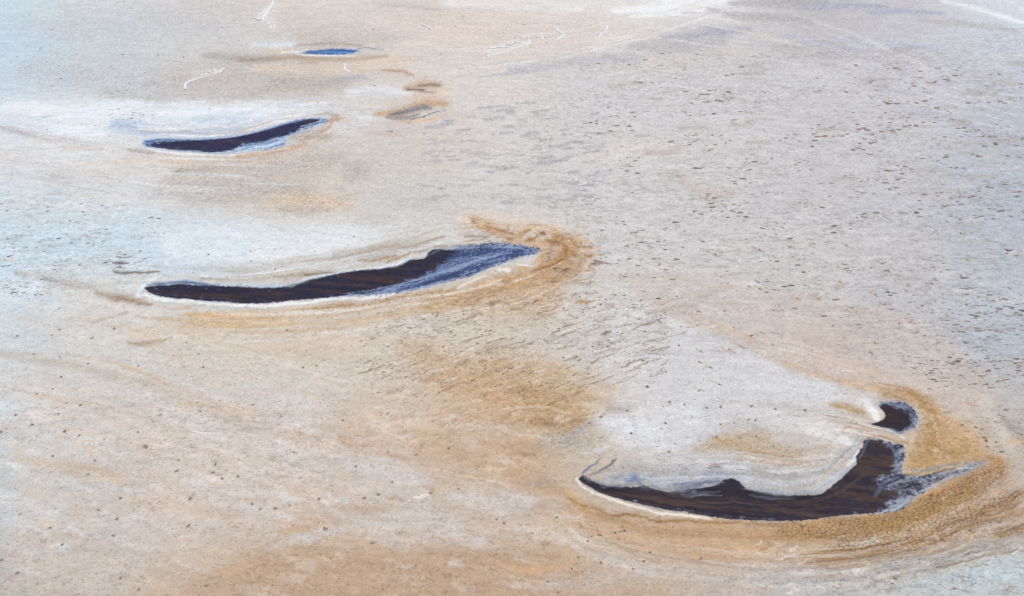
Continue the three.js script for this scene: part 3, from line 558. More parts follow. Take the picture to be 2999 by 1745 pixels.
// ---------------------------------------------------------------- the dark pools: outlines as surveyed
function smoothLoop(p) {
  const n = p.length / 2, out = [];
  for (let i = 0; i < n; i++) for (let s = 0; s < 4; s++) {
    const t = s / 4, g = q => [p[2 * ((i + q + n) % n)], p[2 * ((i + q + n) % n) + 1]], a = g(-1), b = g(0), c = g(1), d = g(2), v = [];
    for (let e = 0; e < 2; e++) v.push(0.5 * (2 * b[e] + (c[e] - a[e]) * t + (2 * a[e] - 5 * b[e] + 4 * c[e] - d[e]) * t * t + (3 * b[e] - a[e] - 3 * c[e] + d[e]) * t * t * t));
    out.push(at(v[0], v[1]));
  }
  return out;
}
const POOLS = [
  { name: 'blue', fringe: 'b4c6de', reach: 5, slope: 0, murk: .5, salt: .35, full: [878, 156, 898, 151, 933, 146, 980, 143, 1016, 143.5, 1044, 146, 1056, 149, 1036, 154.5, 1005, 158.5, 965, 159, 918, 158],
    core: [892, 155, 908, 151, 938, 147.5, 980, 145, 1014, 146, 1040, 149, 1024, 154, 968, 157, 920, 156.5], dark: '2c5c9c', brown: '285290', light: '9fb8d8', mid: '4a78b4', coreMid: '4e80bc', depth: .1, across: 8 },
  { name: 'far', fringe: '9ab4d4', reach: 6, slope: 1.0, murk: .3, salt: .9, full: [418, 415, 429, 409, 479, 405, 533, 409, 590, 407, 650, 404, 698, 398, 745, 387, 781, 377, 817, 364, 852, 355, 900, 346, 929, 344.5, 960, 350, 957, 357, 924, 368, 895, 378, 867, 389, 845, 402, 836, 416, 824, 429, 769, 439, 709, 443, 650, 448, 614, 447, 552, 444, 495, 438, 448, 432, 424, 427],
    core: [428, 421, 459, 415, 531, 411, 614, 407.5, 686, 401, 752, 387, 805, 371, 852, 358, 905, 348, 936, 350, 888, 370, 852, 389, 793, 407, 709, 423, 686, 435, 659, 443, 602, 445, 519, 439, 459, 431], dark: '20254a', brown: '42333f', light: 'c4d6ea', mid: '7392bf', coreMid: '2e2d4c', depth: .12, across: 5 },
  { name: 'middle', fringe: '98aac2', reach: 6, slope: 0.68, murk: .55, salt: .5, full: [424, 841, 455, 837, 507, 834, 531, 831, 567, 835, 614, 836, 669, 839, 733, 841, 769, 843, 817, 842, 840, 837, 876, 828, 907, 818, 948, 811, 988, 802, 1041, 793, 1105, 788, 1159, 780, 1190, 768, 1203, 761, 1244, 756, 1257, 738, 1276, 729, 1317, 729, 1346, 721, 1390, 718, 1428, 710, 1470, 712, 1520, 715, 1559, 725, 1583, 728, 1568, 742, 1524, 753, 1476, 769, 1422, 788, 1375, 807, 1317, 822, 1254, 839, 1190, 852, 1127, 861, 1063, 865, 1000, 867, 983, 870, 924, 875, 852, 881, 781, 888, 717, 889, 674, 885, 602, 881, 543, 876, 483, 870, 448, 862, 427, 848],
    core: [424, 841, 455, 837, 507, 834, 531, 831, 567, 835, 614, 836, 669, 839, 733, 841, 769, 843, 817, 842, 840, 837, 876, 828, 907, 818, 948, 811, 988, 802, 1041, 793, 1105, 788, 1159, 780, 1190, 768, 1203, 761, 1244, 756, 1257, 738, 1276, 729, 1310, 731, 1330, 736, 1300, 764, 1240, 802, 1150, 834, 1063, 856, 1000, 866, 924, 874, 852, 880, 781, 887, 717, 888, 674, 884, 602, 880, 543, 875, 483, 869, 448, 861, 427, 848], dark: '232238', brown: '423234', light: 'b2c2d8', mid: '50669a', coreMid: '2c2a3c', depth: .15, across: 10 },
  { name: 'near', fringe: '9298a4', reach: 7, slope: 0.56, murk: .6, salt: .6, full: [1697, 1401, 1711, 1394, 1742, 1411, 1775, 1421, 1811, 1425, 1861, 1426, 1885, 1422, 1918, 1432, 1954, 1441, 1978, 1437, 2013, 1432, 2051, 1430, 2090, 1424, 2108, 1416, 2120, 1406, 2147, 1403, 2164, 1411, 2172, 1420, 2185, 1430, 2204, 1436, 2275, 1448, 2320, 1452, 2390, 1450, 2418, 1439, 2460, 1406, 2490, 1378, 2507, 1361, 2507, 1344, 2518, 1322, 2530, 1305, 2526, 1296, 2541, 1288, 2575, 1290, 2610, 1297, 2645, 1306, 2648, 1340, 2640, 1384, 2690, 1396, 2725, 1391, 2780, 1380, 2823, 1367, 2879, 1353, 2858, 1370, 2826, 1386, 2767, 1408, 2697, 1447, 2642, 1490, 2605, 1500, 2557, 1505, 2473, 1511, 2390, 1521, 2320, 1526, 2280, 1527, 2204, 1525, 2120, 1520, 2037, 1507, 1997, 1499, 1942, 1493, 1882, 1478, 1811, 1461, 1763, 1446, 1728, 1428, 1699, 1409],
    core: [1697, 1401, 1711, 1394, 1742, 1411, 1775, 1421, 1811, 1425, 1861, 1426, 1885, 1422, 1918, 1432, 1954, 1441, 1978, 1437, 2013, 1432, 2051, 1430, 2090, 1424, 2108, 1416, 2120, 1406, 2147, 1403, 2164, 1411, 2172, 1420, 2185, 1430, 2204, 1436, 2275, 1448, 2320, 1452, 2390, 1450, 2418, 1439, 2460, 1406, 2490, 1378, 2507, 1361, 2507, 1344, 2518, 1322, 2530, 1305, 2526, 1296, 2541, 1288, 2571, 1292, 2594, 1308, 2613, 1320, 2616, 1358, 2606, 1382, 2580, 1394, 2562, 1412, 2590, 1438, 2613, 1436, 2645, 1424, 2669, 1413, 2690, 1416, 2664, 1434, 2622, 1449, 2596, 1470, 2590, 1487, 2557, 1503, 2473, 1509, 2390, 1520, 2320, 1525, 2280, 1526, 2204, 1524, 2120, 1519, 2037, 1506, 1997, 1498, 1942, 1492, 1882, 1477, 1811, 1460, 1763, 1445, 1728, 1427, 1699, 1408], dark: '2a2430', brown: '4c3d38', light: 'bcc4d2', mid: '525c76', coreMid: '342d38', depth: .16, across: 12 },
  { name: 'small', fringe: '7c84a0', reach: 7, slope: 0.2, murk: .5, salt: .6, full: [2552, 1243, 2580, 1233, 2593, 1219, 2585, 1204, 2575, 1192, 2582, 1178, 2610, 1176, 2638, 1175, 2668, 1192, 2686, 1215, 2684, 1243, 2658, 1262, 2630, 1270, 2612, 1262, 2598, 1255, 2571, 1249],
    core: [2552, 1243, 2580, 1233, 2593, 1219, 2585, 1204, 2577, 1193, 2598, 1186, 2619, 1193, 2642, 1200, 2662, 1215, 2669, 1230, 2661, 1249, 2641, 1262, 2619, 1260, 2598, 1253, 2571, 1249], dark: '28222c', brown: '4c3a34', light: 'a4b0c8', mid: '48506a', coreMid: '30282e', depth: .12, across: 5 },
];
function signedField(poly, cb, pad) {       // cb(vertex, signed distance in metres on the ground as seen from the side the flat is looked at, inside negative)
  let x0 = 1e9, x1 = -1e9, z0 = 1e9, z1 = -1e9;
  for (const [x, z] of poly) { x0 = Math.min(x0, x); x1 = Math.max(x1, x); z0 = Math.min(z0, z); z1 = Math.max(z1, z); }
  for (let j = 0; j < GR; j++) {
    const k = rowS[j].k, zr = -rowS[j].d;
    if (zr < z0 - pad / k || zr > z1 + pad / k) continue;
    for (let i = 0; i < GC; i++) {
      const n = j * GC + i; if (PX[n] < x0 - pad || PX[n] > x1 + pad) continue;
      const rag = Math.min(1, rowS[j].mpp / 0.06);
      const x = PX[n] + (FN[n] - .5) * .2 * rag, z = PZ[n] + (vnoise(PX[n] * 1.7, PZ[n] * 1.1, 71) - .5) * .3 * rag;
      let best = 1e9, inside = false;
      for (let a = 0, b = poly.length - 1; a < poly.length; b = a++) {
        const A = poly[a], B = poly[b];
        if ((A[1] > z) !== (B[1] > z) && x < (B[0] - A[0]) * (z - A[1]) / (B[1] - A[1]) + A[0]) inside = !inside;
        const bx = B[0] - A[0], bz = (B[1] - A[1]) * k, px = x - A[0], pz = (z - A[1]) * k, L = bx * bx + bz * bz, t = L ? Math.min(1, Math.max(0, (px * bx + pz * bz) / L)) : 0;
        const D = (px - bx * t) ** 2 + (pz - bz * t) ** 2; if (D < best) best = D;
      }
      cb(n, (inside ? -1 : 1) * Math.sqrt(best), j);
    }
  }
}
POOLS.forEach((p, pi) => {
  const c = Object.fromEntries(['dark', 'brown', 'light', 'mid', 'coreMid', 'fringe'].map(k => [k, hex(p[k])]));
  const full = smoothLoop(p.full), core = smoothLoop(p.core), inner = new Map();
  signedField(full, (n, d, j) => {
    const m = rowS[j].mpp;
    PH[n] -= p.depth * sstep(0.3, -1.6, d);                         // sunk below the flat behind a low bank
    PH[n] += 0.02 * Math.exp(-(((d - 0.5) / 0.5) ** 2));            // crust heaved a little at the edge
    const x = PX[n], z = PZ[n];
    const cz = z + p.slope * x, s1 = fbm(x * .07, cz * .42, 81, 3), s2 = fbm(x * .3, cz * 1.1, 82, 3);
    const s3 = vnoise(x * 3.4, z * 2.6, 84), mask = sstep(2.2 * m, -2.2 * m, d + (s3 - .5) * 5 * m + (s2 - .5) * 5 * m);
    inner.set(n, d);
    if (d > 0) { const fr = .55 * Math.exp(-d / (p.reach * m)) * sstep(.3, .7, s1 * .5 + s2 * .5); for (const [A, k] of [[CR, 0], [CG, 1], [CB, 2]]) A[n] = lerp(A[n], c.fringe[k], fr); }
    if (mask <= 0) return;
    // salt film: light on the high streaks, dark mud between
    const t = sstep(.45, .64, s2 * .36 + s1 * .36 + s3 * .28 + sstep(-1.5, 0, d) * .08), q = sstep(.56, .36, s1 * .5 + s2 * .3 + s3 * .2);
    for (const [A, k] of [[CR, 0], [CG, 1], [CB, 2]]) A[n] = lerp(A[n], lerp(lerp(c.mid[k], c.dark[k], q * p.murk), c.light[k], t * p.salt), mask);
    GRAIN[n] = lerp(GRAIN[n], 1.1, mask); CRACK[n] *= 1 - mask;
    if (d < 0) POOL[n] = 2 * pi + 1;
  }, 4);
  signedField(core, (n, d, j) => {
    const m = rowS[j].mpp, x = PX[n], z = PZ[n], free = sstep(1.5 * m, 9 * m, -(inner.get(n) ?? 0)), e = m * lerp(1, p.across, free);
    d += free * ((fbm(x * .8, z * 1.3, 95, 3) - .5) * p.across * 3 * m);
    const mask = sstep(e, -e * .6, d) * sstep(1.2 * m, -.3 * m, inner.get(n) ?? 1);
    if (mask <= 0) return;
    const s1 = fbm(x * .1 + z * .03, z * .7 - x * .16, 91, 4), s2 = fbm(x * 1.2, z * 2.2 - x * .2, 92, 2), br = sstep(.5, .7, s1 * .75 + s2 * .25), dk = sstep(.5, .3, s1 * .6 + s2 * .4);
    const sp = sstep(.78, .9, hash(Math.round(x * 9), Math.round(z * 6), 5) * .5 + fbm(x * .3, z * .9, 93, 2) * .62) * .22;
    for (const [A, k] of [[CR, 0], [CG, 1], [CB, 2]]) A[n] = lerp(A[n], lerp(lerp(lerp(c.coreMid[k], c.brown[k], br), c.dark[k], dk * .8), c.mid[k], sp), mask);
    GRAIN[n] = lerp(GRAIN[n], .5, mask);
    if (d < 0 && POOL[n]) POOL[n] = 2 * pi + 2;
  }, 1);
});

// films, streaks and shallows over the pools and their edges
const F = { g: .9, b: .6 };
area('e0e7ed', .5, 34, [450, 660, 700, 640, 1000, 650, 1120, 690, 1000, 740, 800, 780, 560, 790, 460, 770], { g: .3, b: .3 });
area('dde0e5', .45, 30, [1760, 1230, 1880, 1180, 2060, 1170, 2120, 1230, 2040, 1300, 1980, 1340, 1820, 1330], { g: .5, b: .3 });
area('e2e4e8', .4, 20, [2080, 1180, 2300, 1190, 2440, 1240, 2500, 1300, 2440, 1310, 2350, 1270, 2200, 1240, 2090, 1230], { g: .5, b: .4 });
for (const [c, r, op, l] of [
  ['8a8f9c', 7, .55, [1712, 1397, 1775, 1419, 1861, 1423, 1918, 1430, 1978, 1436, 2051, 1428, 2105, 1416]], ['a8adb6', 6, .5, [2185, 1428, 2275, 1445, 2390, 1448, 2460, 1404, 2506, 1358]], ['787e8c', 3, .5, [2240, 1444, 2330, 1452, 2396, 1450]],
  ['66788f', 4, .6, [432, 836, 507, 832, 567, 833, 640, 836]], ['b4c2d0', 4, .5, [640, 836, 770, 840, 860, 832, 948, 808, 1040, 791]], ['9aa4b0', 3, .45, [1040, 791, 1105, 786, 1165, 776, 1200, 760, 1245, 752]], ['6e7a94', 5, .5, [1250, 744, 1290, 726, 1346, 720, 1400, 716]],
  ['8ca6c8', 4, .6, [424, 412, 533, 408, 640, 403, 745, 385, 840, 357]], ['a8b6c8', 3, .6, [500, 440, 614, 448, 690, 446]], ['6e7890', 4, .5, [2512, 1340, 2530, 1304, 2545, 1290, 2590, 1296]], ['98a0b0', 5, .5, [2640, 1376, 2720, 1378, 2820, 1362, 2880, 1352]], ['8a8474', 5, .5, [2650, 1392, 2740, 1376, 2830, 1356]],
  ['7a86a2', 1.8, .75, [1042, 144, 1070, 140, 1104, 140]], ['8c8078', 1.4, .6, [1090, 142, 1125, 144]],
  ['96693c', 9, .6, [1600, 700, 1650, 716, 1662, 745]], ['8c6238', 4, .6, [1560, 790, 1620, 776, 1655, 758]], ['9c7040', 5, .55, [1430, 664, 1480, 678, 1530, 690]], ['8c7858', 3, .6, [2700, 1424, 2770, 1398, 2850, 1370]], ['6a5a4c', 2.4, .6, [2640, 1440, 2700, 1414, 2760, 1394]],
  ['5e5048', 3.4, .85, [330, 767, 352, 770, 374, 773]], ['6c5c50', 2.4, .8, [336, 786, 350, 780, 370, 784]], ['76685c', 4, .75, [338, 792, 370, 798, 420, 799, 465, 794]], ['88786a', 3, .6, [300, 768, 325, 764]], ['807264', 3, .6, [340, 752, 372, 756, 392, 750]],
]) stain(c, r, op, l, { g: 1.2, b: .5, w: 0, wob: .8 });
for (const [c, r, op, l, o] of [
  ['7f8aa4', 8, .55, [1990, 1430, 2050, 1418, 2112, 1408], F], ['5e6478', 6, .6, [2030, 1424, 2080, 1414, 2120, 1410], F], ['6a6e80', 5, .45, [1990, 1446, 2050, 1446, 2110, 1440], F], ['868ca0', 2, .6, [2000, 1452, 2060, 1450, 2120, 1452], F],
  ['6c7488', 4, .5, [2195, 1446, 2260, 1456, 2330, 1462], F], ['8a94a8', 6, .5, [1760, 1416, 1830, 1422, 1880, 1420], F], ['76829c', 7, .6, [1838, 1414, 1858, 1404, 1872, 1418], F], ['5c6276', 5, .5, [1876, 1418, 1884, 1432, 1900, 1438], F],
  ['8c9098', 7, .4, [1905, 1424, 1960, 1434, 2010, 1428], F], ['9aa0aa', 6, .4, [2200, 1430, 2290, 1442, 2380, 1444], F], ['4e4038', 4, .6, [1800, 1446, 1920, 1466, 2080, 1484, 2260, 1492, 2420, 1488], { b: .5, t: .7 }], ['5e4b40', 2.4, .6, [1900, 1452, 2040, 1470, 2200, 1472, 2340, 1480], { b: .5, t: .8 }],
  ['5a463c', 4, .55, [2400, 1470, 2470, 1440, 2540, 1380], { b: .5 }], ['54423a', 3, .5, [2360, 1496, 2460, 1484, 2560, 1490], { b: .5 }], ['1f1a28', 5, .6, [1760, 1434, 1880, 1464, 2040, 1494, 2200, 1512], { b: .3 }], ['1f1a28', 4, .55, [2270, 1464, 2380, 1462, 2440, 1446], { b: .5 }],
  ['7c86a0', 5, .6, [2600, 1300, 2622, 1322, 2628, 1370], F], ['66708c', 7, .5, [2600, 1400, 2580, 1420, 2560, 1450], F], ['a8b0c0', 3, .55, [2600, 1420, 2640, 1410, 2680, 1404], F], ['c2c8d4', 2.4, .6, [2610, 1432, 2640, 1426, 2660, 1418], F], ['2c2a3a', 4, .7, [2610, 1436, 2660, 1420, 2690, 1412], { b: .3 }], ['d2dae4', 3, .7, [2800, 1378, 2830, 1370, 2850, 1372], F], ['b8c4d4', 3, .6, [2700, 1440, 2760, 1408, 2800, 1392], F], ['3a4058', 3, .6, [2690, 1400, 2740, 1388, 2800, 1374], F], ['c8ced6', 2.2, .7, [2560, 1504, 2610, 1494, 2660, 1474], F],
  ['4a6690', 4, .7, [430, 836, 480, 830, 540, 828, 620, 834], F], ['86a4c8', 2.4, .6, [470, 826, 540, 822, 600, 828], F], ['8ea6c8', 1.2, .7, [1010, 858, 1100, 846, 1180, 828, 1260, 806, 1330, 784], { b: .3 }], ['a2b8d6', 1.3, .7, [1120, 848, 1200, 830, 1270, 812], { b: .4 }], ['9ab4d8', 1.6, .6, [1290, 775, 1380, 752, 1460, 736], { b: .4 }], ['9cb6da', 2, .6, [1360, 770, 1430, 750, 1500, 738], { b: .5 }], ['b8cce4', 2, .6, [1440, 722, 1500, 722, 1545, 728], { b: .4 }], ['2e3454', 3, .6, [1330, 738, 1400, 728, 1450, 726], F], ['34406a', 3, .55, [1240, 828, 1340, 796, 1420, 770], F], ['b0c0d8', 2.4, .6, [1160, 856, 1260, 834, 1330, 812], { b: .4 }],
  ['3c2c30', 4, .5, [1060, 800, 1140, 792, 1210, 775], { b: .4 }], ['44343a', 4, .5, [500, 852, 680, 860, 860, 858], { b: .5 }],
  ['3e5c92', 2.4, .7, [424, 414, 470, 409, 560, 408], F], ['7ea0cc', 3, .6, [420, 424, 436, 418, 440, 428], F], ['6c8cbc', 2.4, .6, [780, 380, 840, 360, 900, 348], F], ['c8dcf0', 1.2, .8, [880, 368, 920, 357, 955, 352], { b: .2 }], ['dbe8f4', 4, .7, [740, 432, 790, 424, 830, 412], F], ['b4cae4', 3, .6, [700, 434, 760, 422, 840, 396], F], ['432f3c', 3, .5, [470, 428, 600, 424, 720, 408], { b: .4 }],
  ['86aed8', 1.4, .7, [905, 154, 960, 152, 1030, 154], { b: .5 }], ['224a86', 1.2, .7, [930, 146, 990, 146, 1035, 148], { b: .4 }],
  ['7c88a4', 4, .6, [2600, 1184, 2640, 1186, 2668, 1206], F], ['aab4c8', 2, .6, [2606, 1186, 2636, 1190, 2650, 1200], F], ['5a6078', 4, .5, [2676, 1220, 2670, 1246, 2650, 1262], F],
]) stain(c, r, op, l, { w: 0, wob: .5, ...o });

// specks of film inside the mud, and of mud inside the film, belong to what surrounds them
POOLS.forEach((p, pi) => {
  const ids = [2 * pi + 1, 2 * pi + 2];
  for (const id of ids) {
    const seen = new Set(), comps = [];
    for (let n = 0; n < NV; n++) if (POOL[n] === id && !seen.has(n)) {
      const st = [n], c = []; seen.add(n);
      while (st.length) { const a = st.pop(); c.push(a); for (const b of [a - 1, a + 1, a - GC, a + GC]) if (POOL[b] === id && !seen.has(b)) { seen.add(b); st.push(b); } }
      comps.push(c);
    }
    comps.sort((a, b) => b.length - a.length);
    comps.slice(1).forEach(c => { if (c.length < comps[0].length * .3) for (const a of c) POOL[a] = ids[0] + ids[1] - id; });
  }
});

// fine crust: a tile of 64 metres of scabs, crumbs and gaps, repeated over the flat
const TILE = 64, DETAIL_MEAN = .87;
function periodic(x, y, px, py, s) {
  const xi = Math.floor(x), yi = Math.floor(y), fx = x - xi, fy = y - yi, u = fx * fx * (3 - 2 * fx), v = fy * fy * (3 - 2 * fy);
  const x0 = xi % px, x1 = (xi + 1) % px, y0 = yi % py, y1 = (yi + 1) % py;
  const a = hash(x0, y0, s), b = hash(x1, y0, s), c = hash(x0, y1, s), d = hash(x1, y1, s);
  return a + (b - a) * u + (c - a) * v + (a - b - c + d) * u * v;
}
const detail = (() => {
  const N = 2048, D = new Uint8Array(N * N * 4); let sum = 0;
  const V = new Float32Array(N * N);
  for (let y = 0; y < N; y++) for (let x = 0; x < N; x++) {
    const u = x / N, v = y / N;
    const a = periodic(u * 52, v * 72, 52, 72, 201), b = periodic(u * 120, v * 168, 120, 168, 202), c = periodic(u * 290, v * 360, 290, 360, 203), d = periodic(u * 24, v * 40, 24, 40, 204);
    const scab = sstep(.44, .56, a * .4 + b * .38 + c * .22), gap = sstep(.66, .74, b * .55 + c * .45 + (d - .5) * .12);
    V[y * N + x] = .86 + .06 * scab + .1 * (c - .5) - .26 * gap; sum += V[y * N + x];
  }
  const k = DETAIL_MEAN / (sum / (N * N));
  for (let i = 0; i < N * N; i++) { const l = Math.min(1, Math.max(0, V[i] * k)), g = Math.round(255 * (l <= .0031308 ? 12.92 * l : 1.055 * Math.pow(l, 1 / 2.4) - .055)); D[4 * i] = D[4 * i + 1] = D[4 * i + 2] = g; D[4 * i + 3] = 255; }
  const t = new THREE.DataTexture(D, N, N); t.wrapS = t.wrapT = THREE.RepeatWrapping; t.magFilter = THREE.LinearFilter; t.colorSpace = THREE.SRGBColorSpace; t.needsUpdate = true;
  return t;
})();

// ---------------------------------------------------------------- grain, cracks and pits
{
  for (let j = 0; j < GR; j++) {
    const dense = rowS[j].sy > SY0 - 1 && rowS[j].sy < SY1 + 1;
    for (let i = 0; i < GC; i++) {
      const n = j * GC + i; if (!dense || colS[i] < SX0 || colS[i] > SX1) continue;
      const x = PX[n], z = PZ[n], g = GRAIN[n];
      const w = hash(i, j, 7) - .5, a = vnoise(x * 4.2, z * 4.2, 101) - .5, b = vnoise(x * 1.9, z * 1.9, 102) - .5, c = ST[n] - .5, b2 = vnoise(x * .9, z * .9, 104) - .5;
      // crumbs and crust scabs
      let v = 1 + g * (w * .27 + a * .2 + b * .11 + b2 * .05) + c * .12 + (FN[n] - .5) * .05;
      const patch = fbm(x * .34, z * .8 - x * .03, 120, 3), fine = vnoise(x * 1.3, z * 2.2, 125);
      v *= 1 + .055 * (sstep(.4, .62, patch) - .55) + .05 * g * (sstep(.4, .62, fine) - .5);
      const sp = SPECK[n]; let scar = 0;
      if (sp > .03) scar = sp * sstep(.62, .72, vnoise(x * .75, z * 1.5 - x * .12, 130) * .72 + vnoise(x * 2.1, z * 3, 131) * .28 + (fbm(x * .06, z * .09, 132, 2) - .5) * .35);
      v *= 1 - scar * .24; PH[n] -= scar * .04;
      const pit = sstep(.72, .95, vnoise(x * 2.6, z * 2.6, 103) * .6 + hash(i, j, 8) * .4) * g;
      v *= 1 - pit * .3;
      PH[n] += g * (a * .022 + b * .014) - pit * .02;
      if (CRACK[n] > .05) {      // dried mud plates with open cracks
        const cs = 1.25, ux = x * cs, uz = z * cs, X = Math.floor(ux), Z = Math.floor(uz); let f1 = 9, f2 = 9;
        for (let q = -1; q < 2; q++) for (let s = -1; s < 2; s++) {
          const dx = X + q + hash(X + q, Z + s, 111) - ux, dz = Z + s + hash(X + q, Z + s, 112) - uz, D = Math.sqrt(dx * dx + dz * dz);
          if (D < f1) { f2 = f1; f1 = D; } else if (D < f2) f2 = D;
        }
        const cr = sstep(.2, .04, f2 - f1) * CRACK[n];
        v *= 1 - cr * .72; PH[n] -= cr * .06;
      }
      v = Math.max(.25, Math.min(1.35, v));
      CR[n] *= v; CG[n] *= v * (1 - (1 - v) * .06); CB[n] *= v * (1 - (1 - v) * .12);
    }
  }
}
// bright salt stands clear of the light it is seen in: look -> base colour
for (let n = 0; n < NV; n++) { const f = POOL[n] ? 1 : 1.07 / DETAIL_MEAN, top = POOL[n] ? .88 : 1; CR[n] = Math.min(top, f * CR[n] / LIGHT[0]); CG[n] = Math.min(top, f * .985 * CG[n] / LIGHT[1]); CB[n] = Math.min(top, f * .985 * CB[n] / LIGHT[2]); }

function heightAt(x, z) {
  const d = -z; let lo = 0, hi = GR - 1; while (lo < hi) { const m = lo + hi >> 1; if (rowS[m].d > d) lo = m + 1; else hi = m; }
  const j = lo, i = near(x / rowS[j].mpp + W / 2, colS); return PH[j * GC + Math.min(i, GC - 1)];
}

// ---------------------------------------------------------------- meshes of the flat and the pools
const pos = new Float32Array(NV * 3), colr = new Float32Array(NV * 3);
for (let n = 0; n < NV; n++) { pos[3 * n] = PX[n]; pos[3 * n + 1] = PH[n]; pos[3 * n + 2] = PZ[n]; colr[3 * n] = CR[n]; colr[3 * n + 1] = CG[n]; colr[3 * n + 2] = CB[n]; }
const lists = Array.from({ length: POOLS.length * 2 + 1 }, () => []);
const groundIdx = new Uint32Array((GC - 1) * (GR - 1) * 6); let gi = 0;
for (let j = 0; j < GR - 1; j++) for (let i = 0; i < GC - 1; i++) {
  const a = j * GC + i, b = a + 1, c = a + GC, d = c + 1;
  for (const t of [[a, c, b], [b, c, d]]) {
    const P = POOL[t[0]], Q = POOL[t[1]], R = POOL[t[2]], id = P === Q || P === R ? P : Q === R ? Q : P;
    if (id) lists[id].push(...t); else { groundIdx[gi++] = t[0]; groundIdx[gi++] = t[1]; groundIdx[gi++] = t[2]; }
  }
}
const whole = new THREE.BufferGeometry();
whole.setAttribute('position', new THREE.BufferAttribute(pos, 3));
{ const all = new Uint32Array((GC - 1) * (GR - 1) * 6); let q = 0; for (let j = 0; j < GR - 1; j++) for (let i = 0; i < GC - 1; i++) { const a = j * GC + i, b = a + 1, c = a + GC, d = c + 1; all[q++] = a; all[q++] = c; all[q++] = b; all[q++] = b; all[q++] = c; all[q++] = d; } whole.setIndex(new THREE.BufferAttribute(all, 1)); }
whole.computeVertexNormals();
const uvs = new Float32Array(NV * 2); for (let n = 0; n < NV; n++) { uvs[2 * n] = (PX[n] + PZ[n] * .13) / TILE; uvs[2 * n + 1] = (PZ[n] - PX[n] * .13) / TILE; }
whole.setAttribute('uv', new THREE.BufferAttribute(uvs, 2));
whole.setAttribute('color', new THREE.BufferAttribute(colr, 3));
whole.setIndex(new THREE.BufferAttribute(groundIdx.slice(0, gi), 1));
const crust = new THREE.MeshPhysicalMaterial({ vertexColors: true, map: detail, roughness: 1, specularIntensity: .3 });
const wet = new THREE.MeshPhysicalMaterial({ vertexColors: true, roughness: 0.85, specularIntensity: .25 });
function shaded(m) { m.castShadow = m.receiveShadow = true; return m; }
const ground = shaded(new THREE.Mesh(whole, crust));
ground.name = 'ground';
ground.userData = { kind: 'structure', label: 'pale dried salt and mud flat with tan and ochre stains' };
scene.add(ground);
function subset(list, center) {
  const map = new Map(), idx = new Uint32Array(list.length);
  list.forEach((v, i) => { let m = map.get(v); if (m === undefined) { m = map.size; map.set(v, m); } idx[i] = m; });
  const p = new Float32Array(map.size * 3), nn = new Float32Array(map.size * 3), c = new Float32Array(map.size * 3), N = whole.attributes.normal.array;
  for (const [v, m] of map) for (let k = 0; k < 3; k++) { p[3 * m + k] = pos[3 * v + k] - center[k]; nn[3 * m + k] = N[3 * v + k]; c[3 * m + k] = colr[3 * v + k]; }
  const g = new THREE.BufferGeometry();
  g.setAttribute('position', new THREE.BufferAttribute(p, 3)); g.setAttribute('normal', new THREE.BufferAttribute(nn, 3)); g.setAttribute('color', new THREE.BufferAttribute(c, 3)); g.setIndex(new THREE.BufferAttribute(idx, 1));
  return g;
}
const taken = {};
function numbered(name) { const k = taken[name] = (taken[name] ?? -1) + 1; return k ? name + '_' + String(k).padStart(3, '0') : name; }
const POOL_LABELS = {
  blue: 'small blue shallow pool, farthest of the pools, ringed by brown crust',
  far: 'far slim dark crescent pool with light blue salt along its lower right edge',
  middle: 'long dark crescent mud pool fading to blue streaks at its ochre ringed right end',
  near: 'largest and nearest dark crescent mud pool with a hooked right end',
  small: 'small round dark pool with a white notch just above the hooked pool',
};
POOLS.forEach((p, pi) => {
  const g = new THREE.Group(), cx = p.core.filter((_, i) => i % 2 === 0), cy = p.core.filter((_, i) => i % 2);
  const [x, z] = at(cx.reduce((a, b) => a + b) / cx.length, cy.reduce((a, b) => a + b) / cy.length), o = [x, 0, z];
  g.name = numbered('mud_pool'); g.position.set(...o); g.userData = { label: POOL_LABELS[p.name], category: 'pool', group: 'dark pools on the salt flat' };
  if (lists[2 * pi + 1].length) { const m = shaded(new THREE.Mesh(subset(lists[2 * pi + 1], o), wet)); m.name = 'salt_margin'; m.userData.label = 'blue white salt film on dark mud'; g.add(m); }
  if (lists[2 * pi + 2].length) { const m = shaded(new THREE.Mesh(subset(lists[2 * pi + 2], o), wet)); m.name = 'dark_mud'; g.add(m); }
  scene.add(g);
});

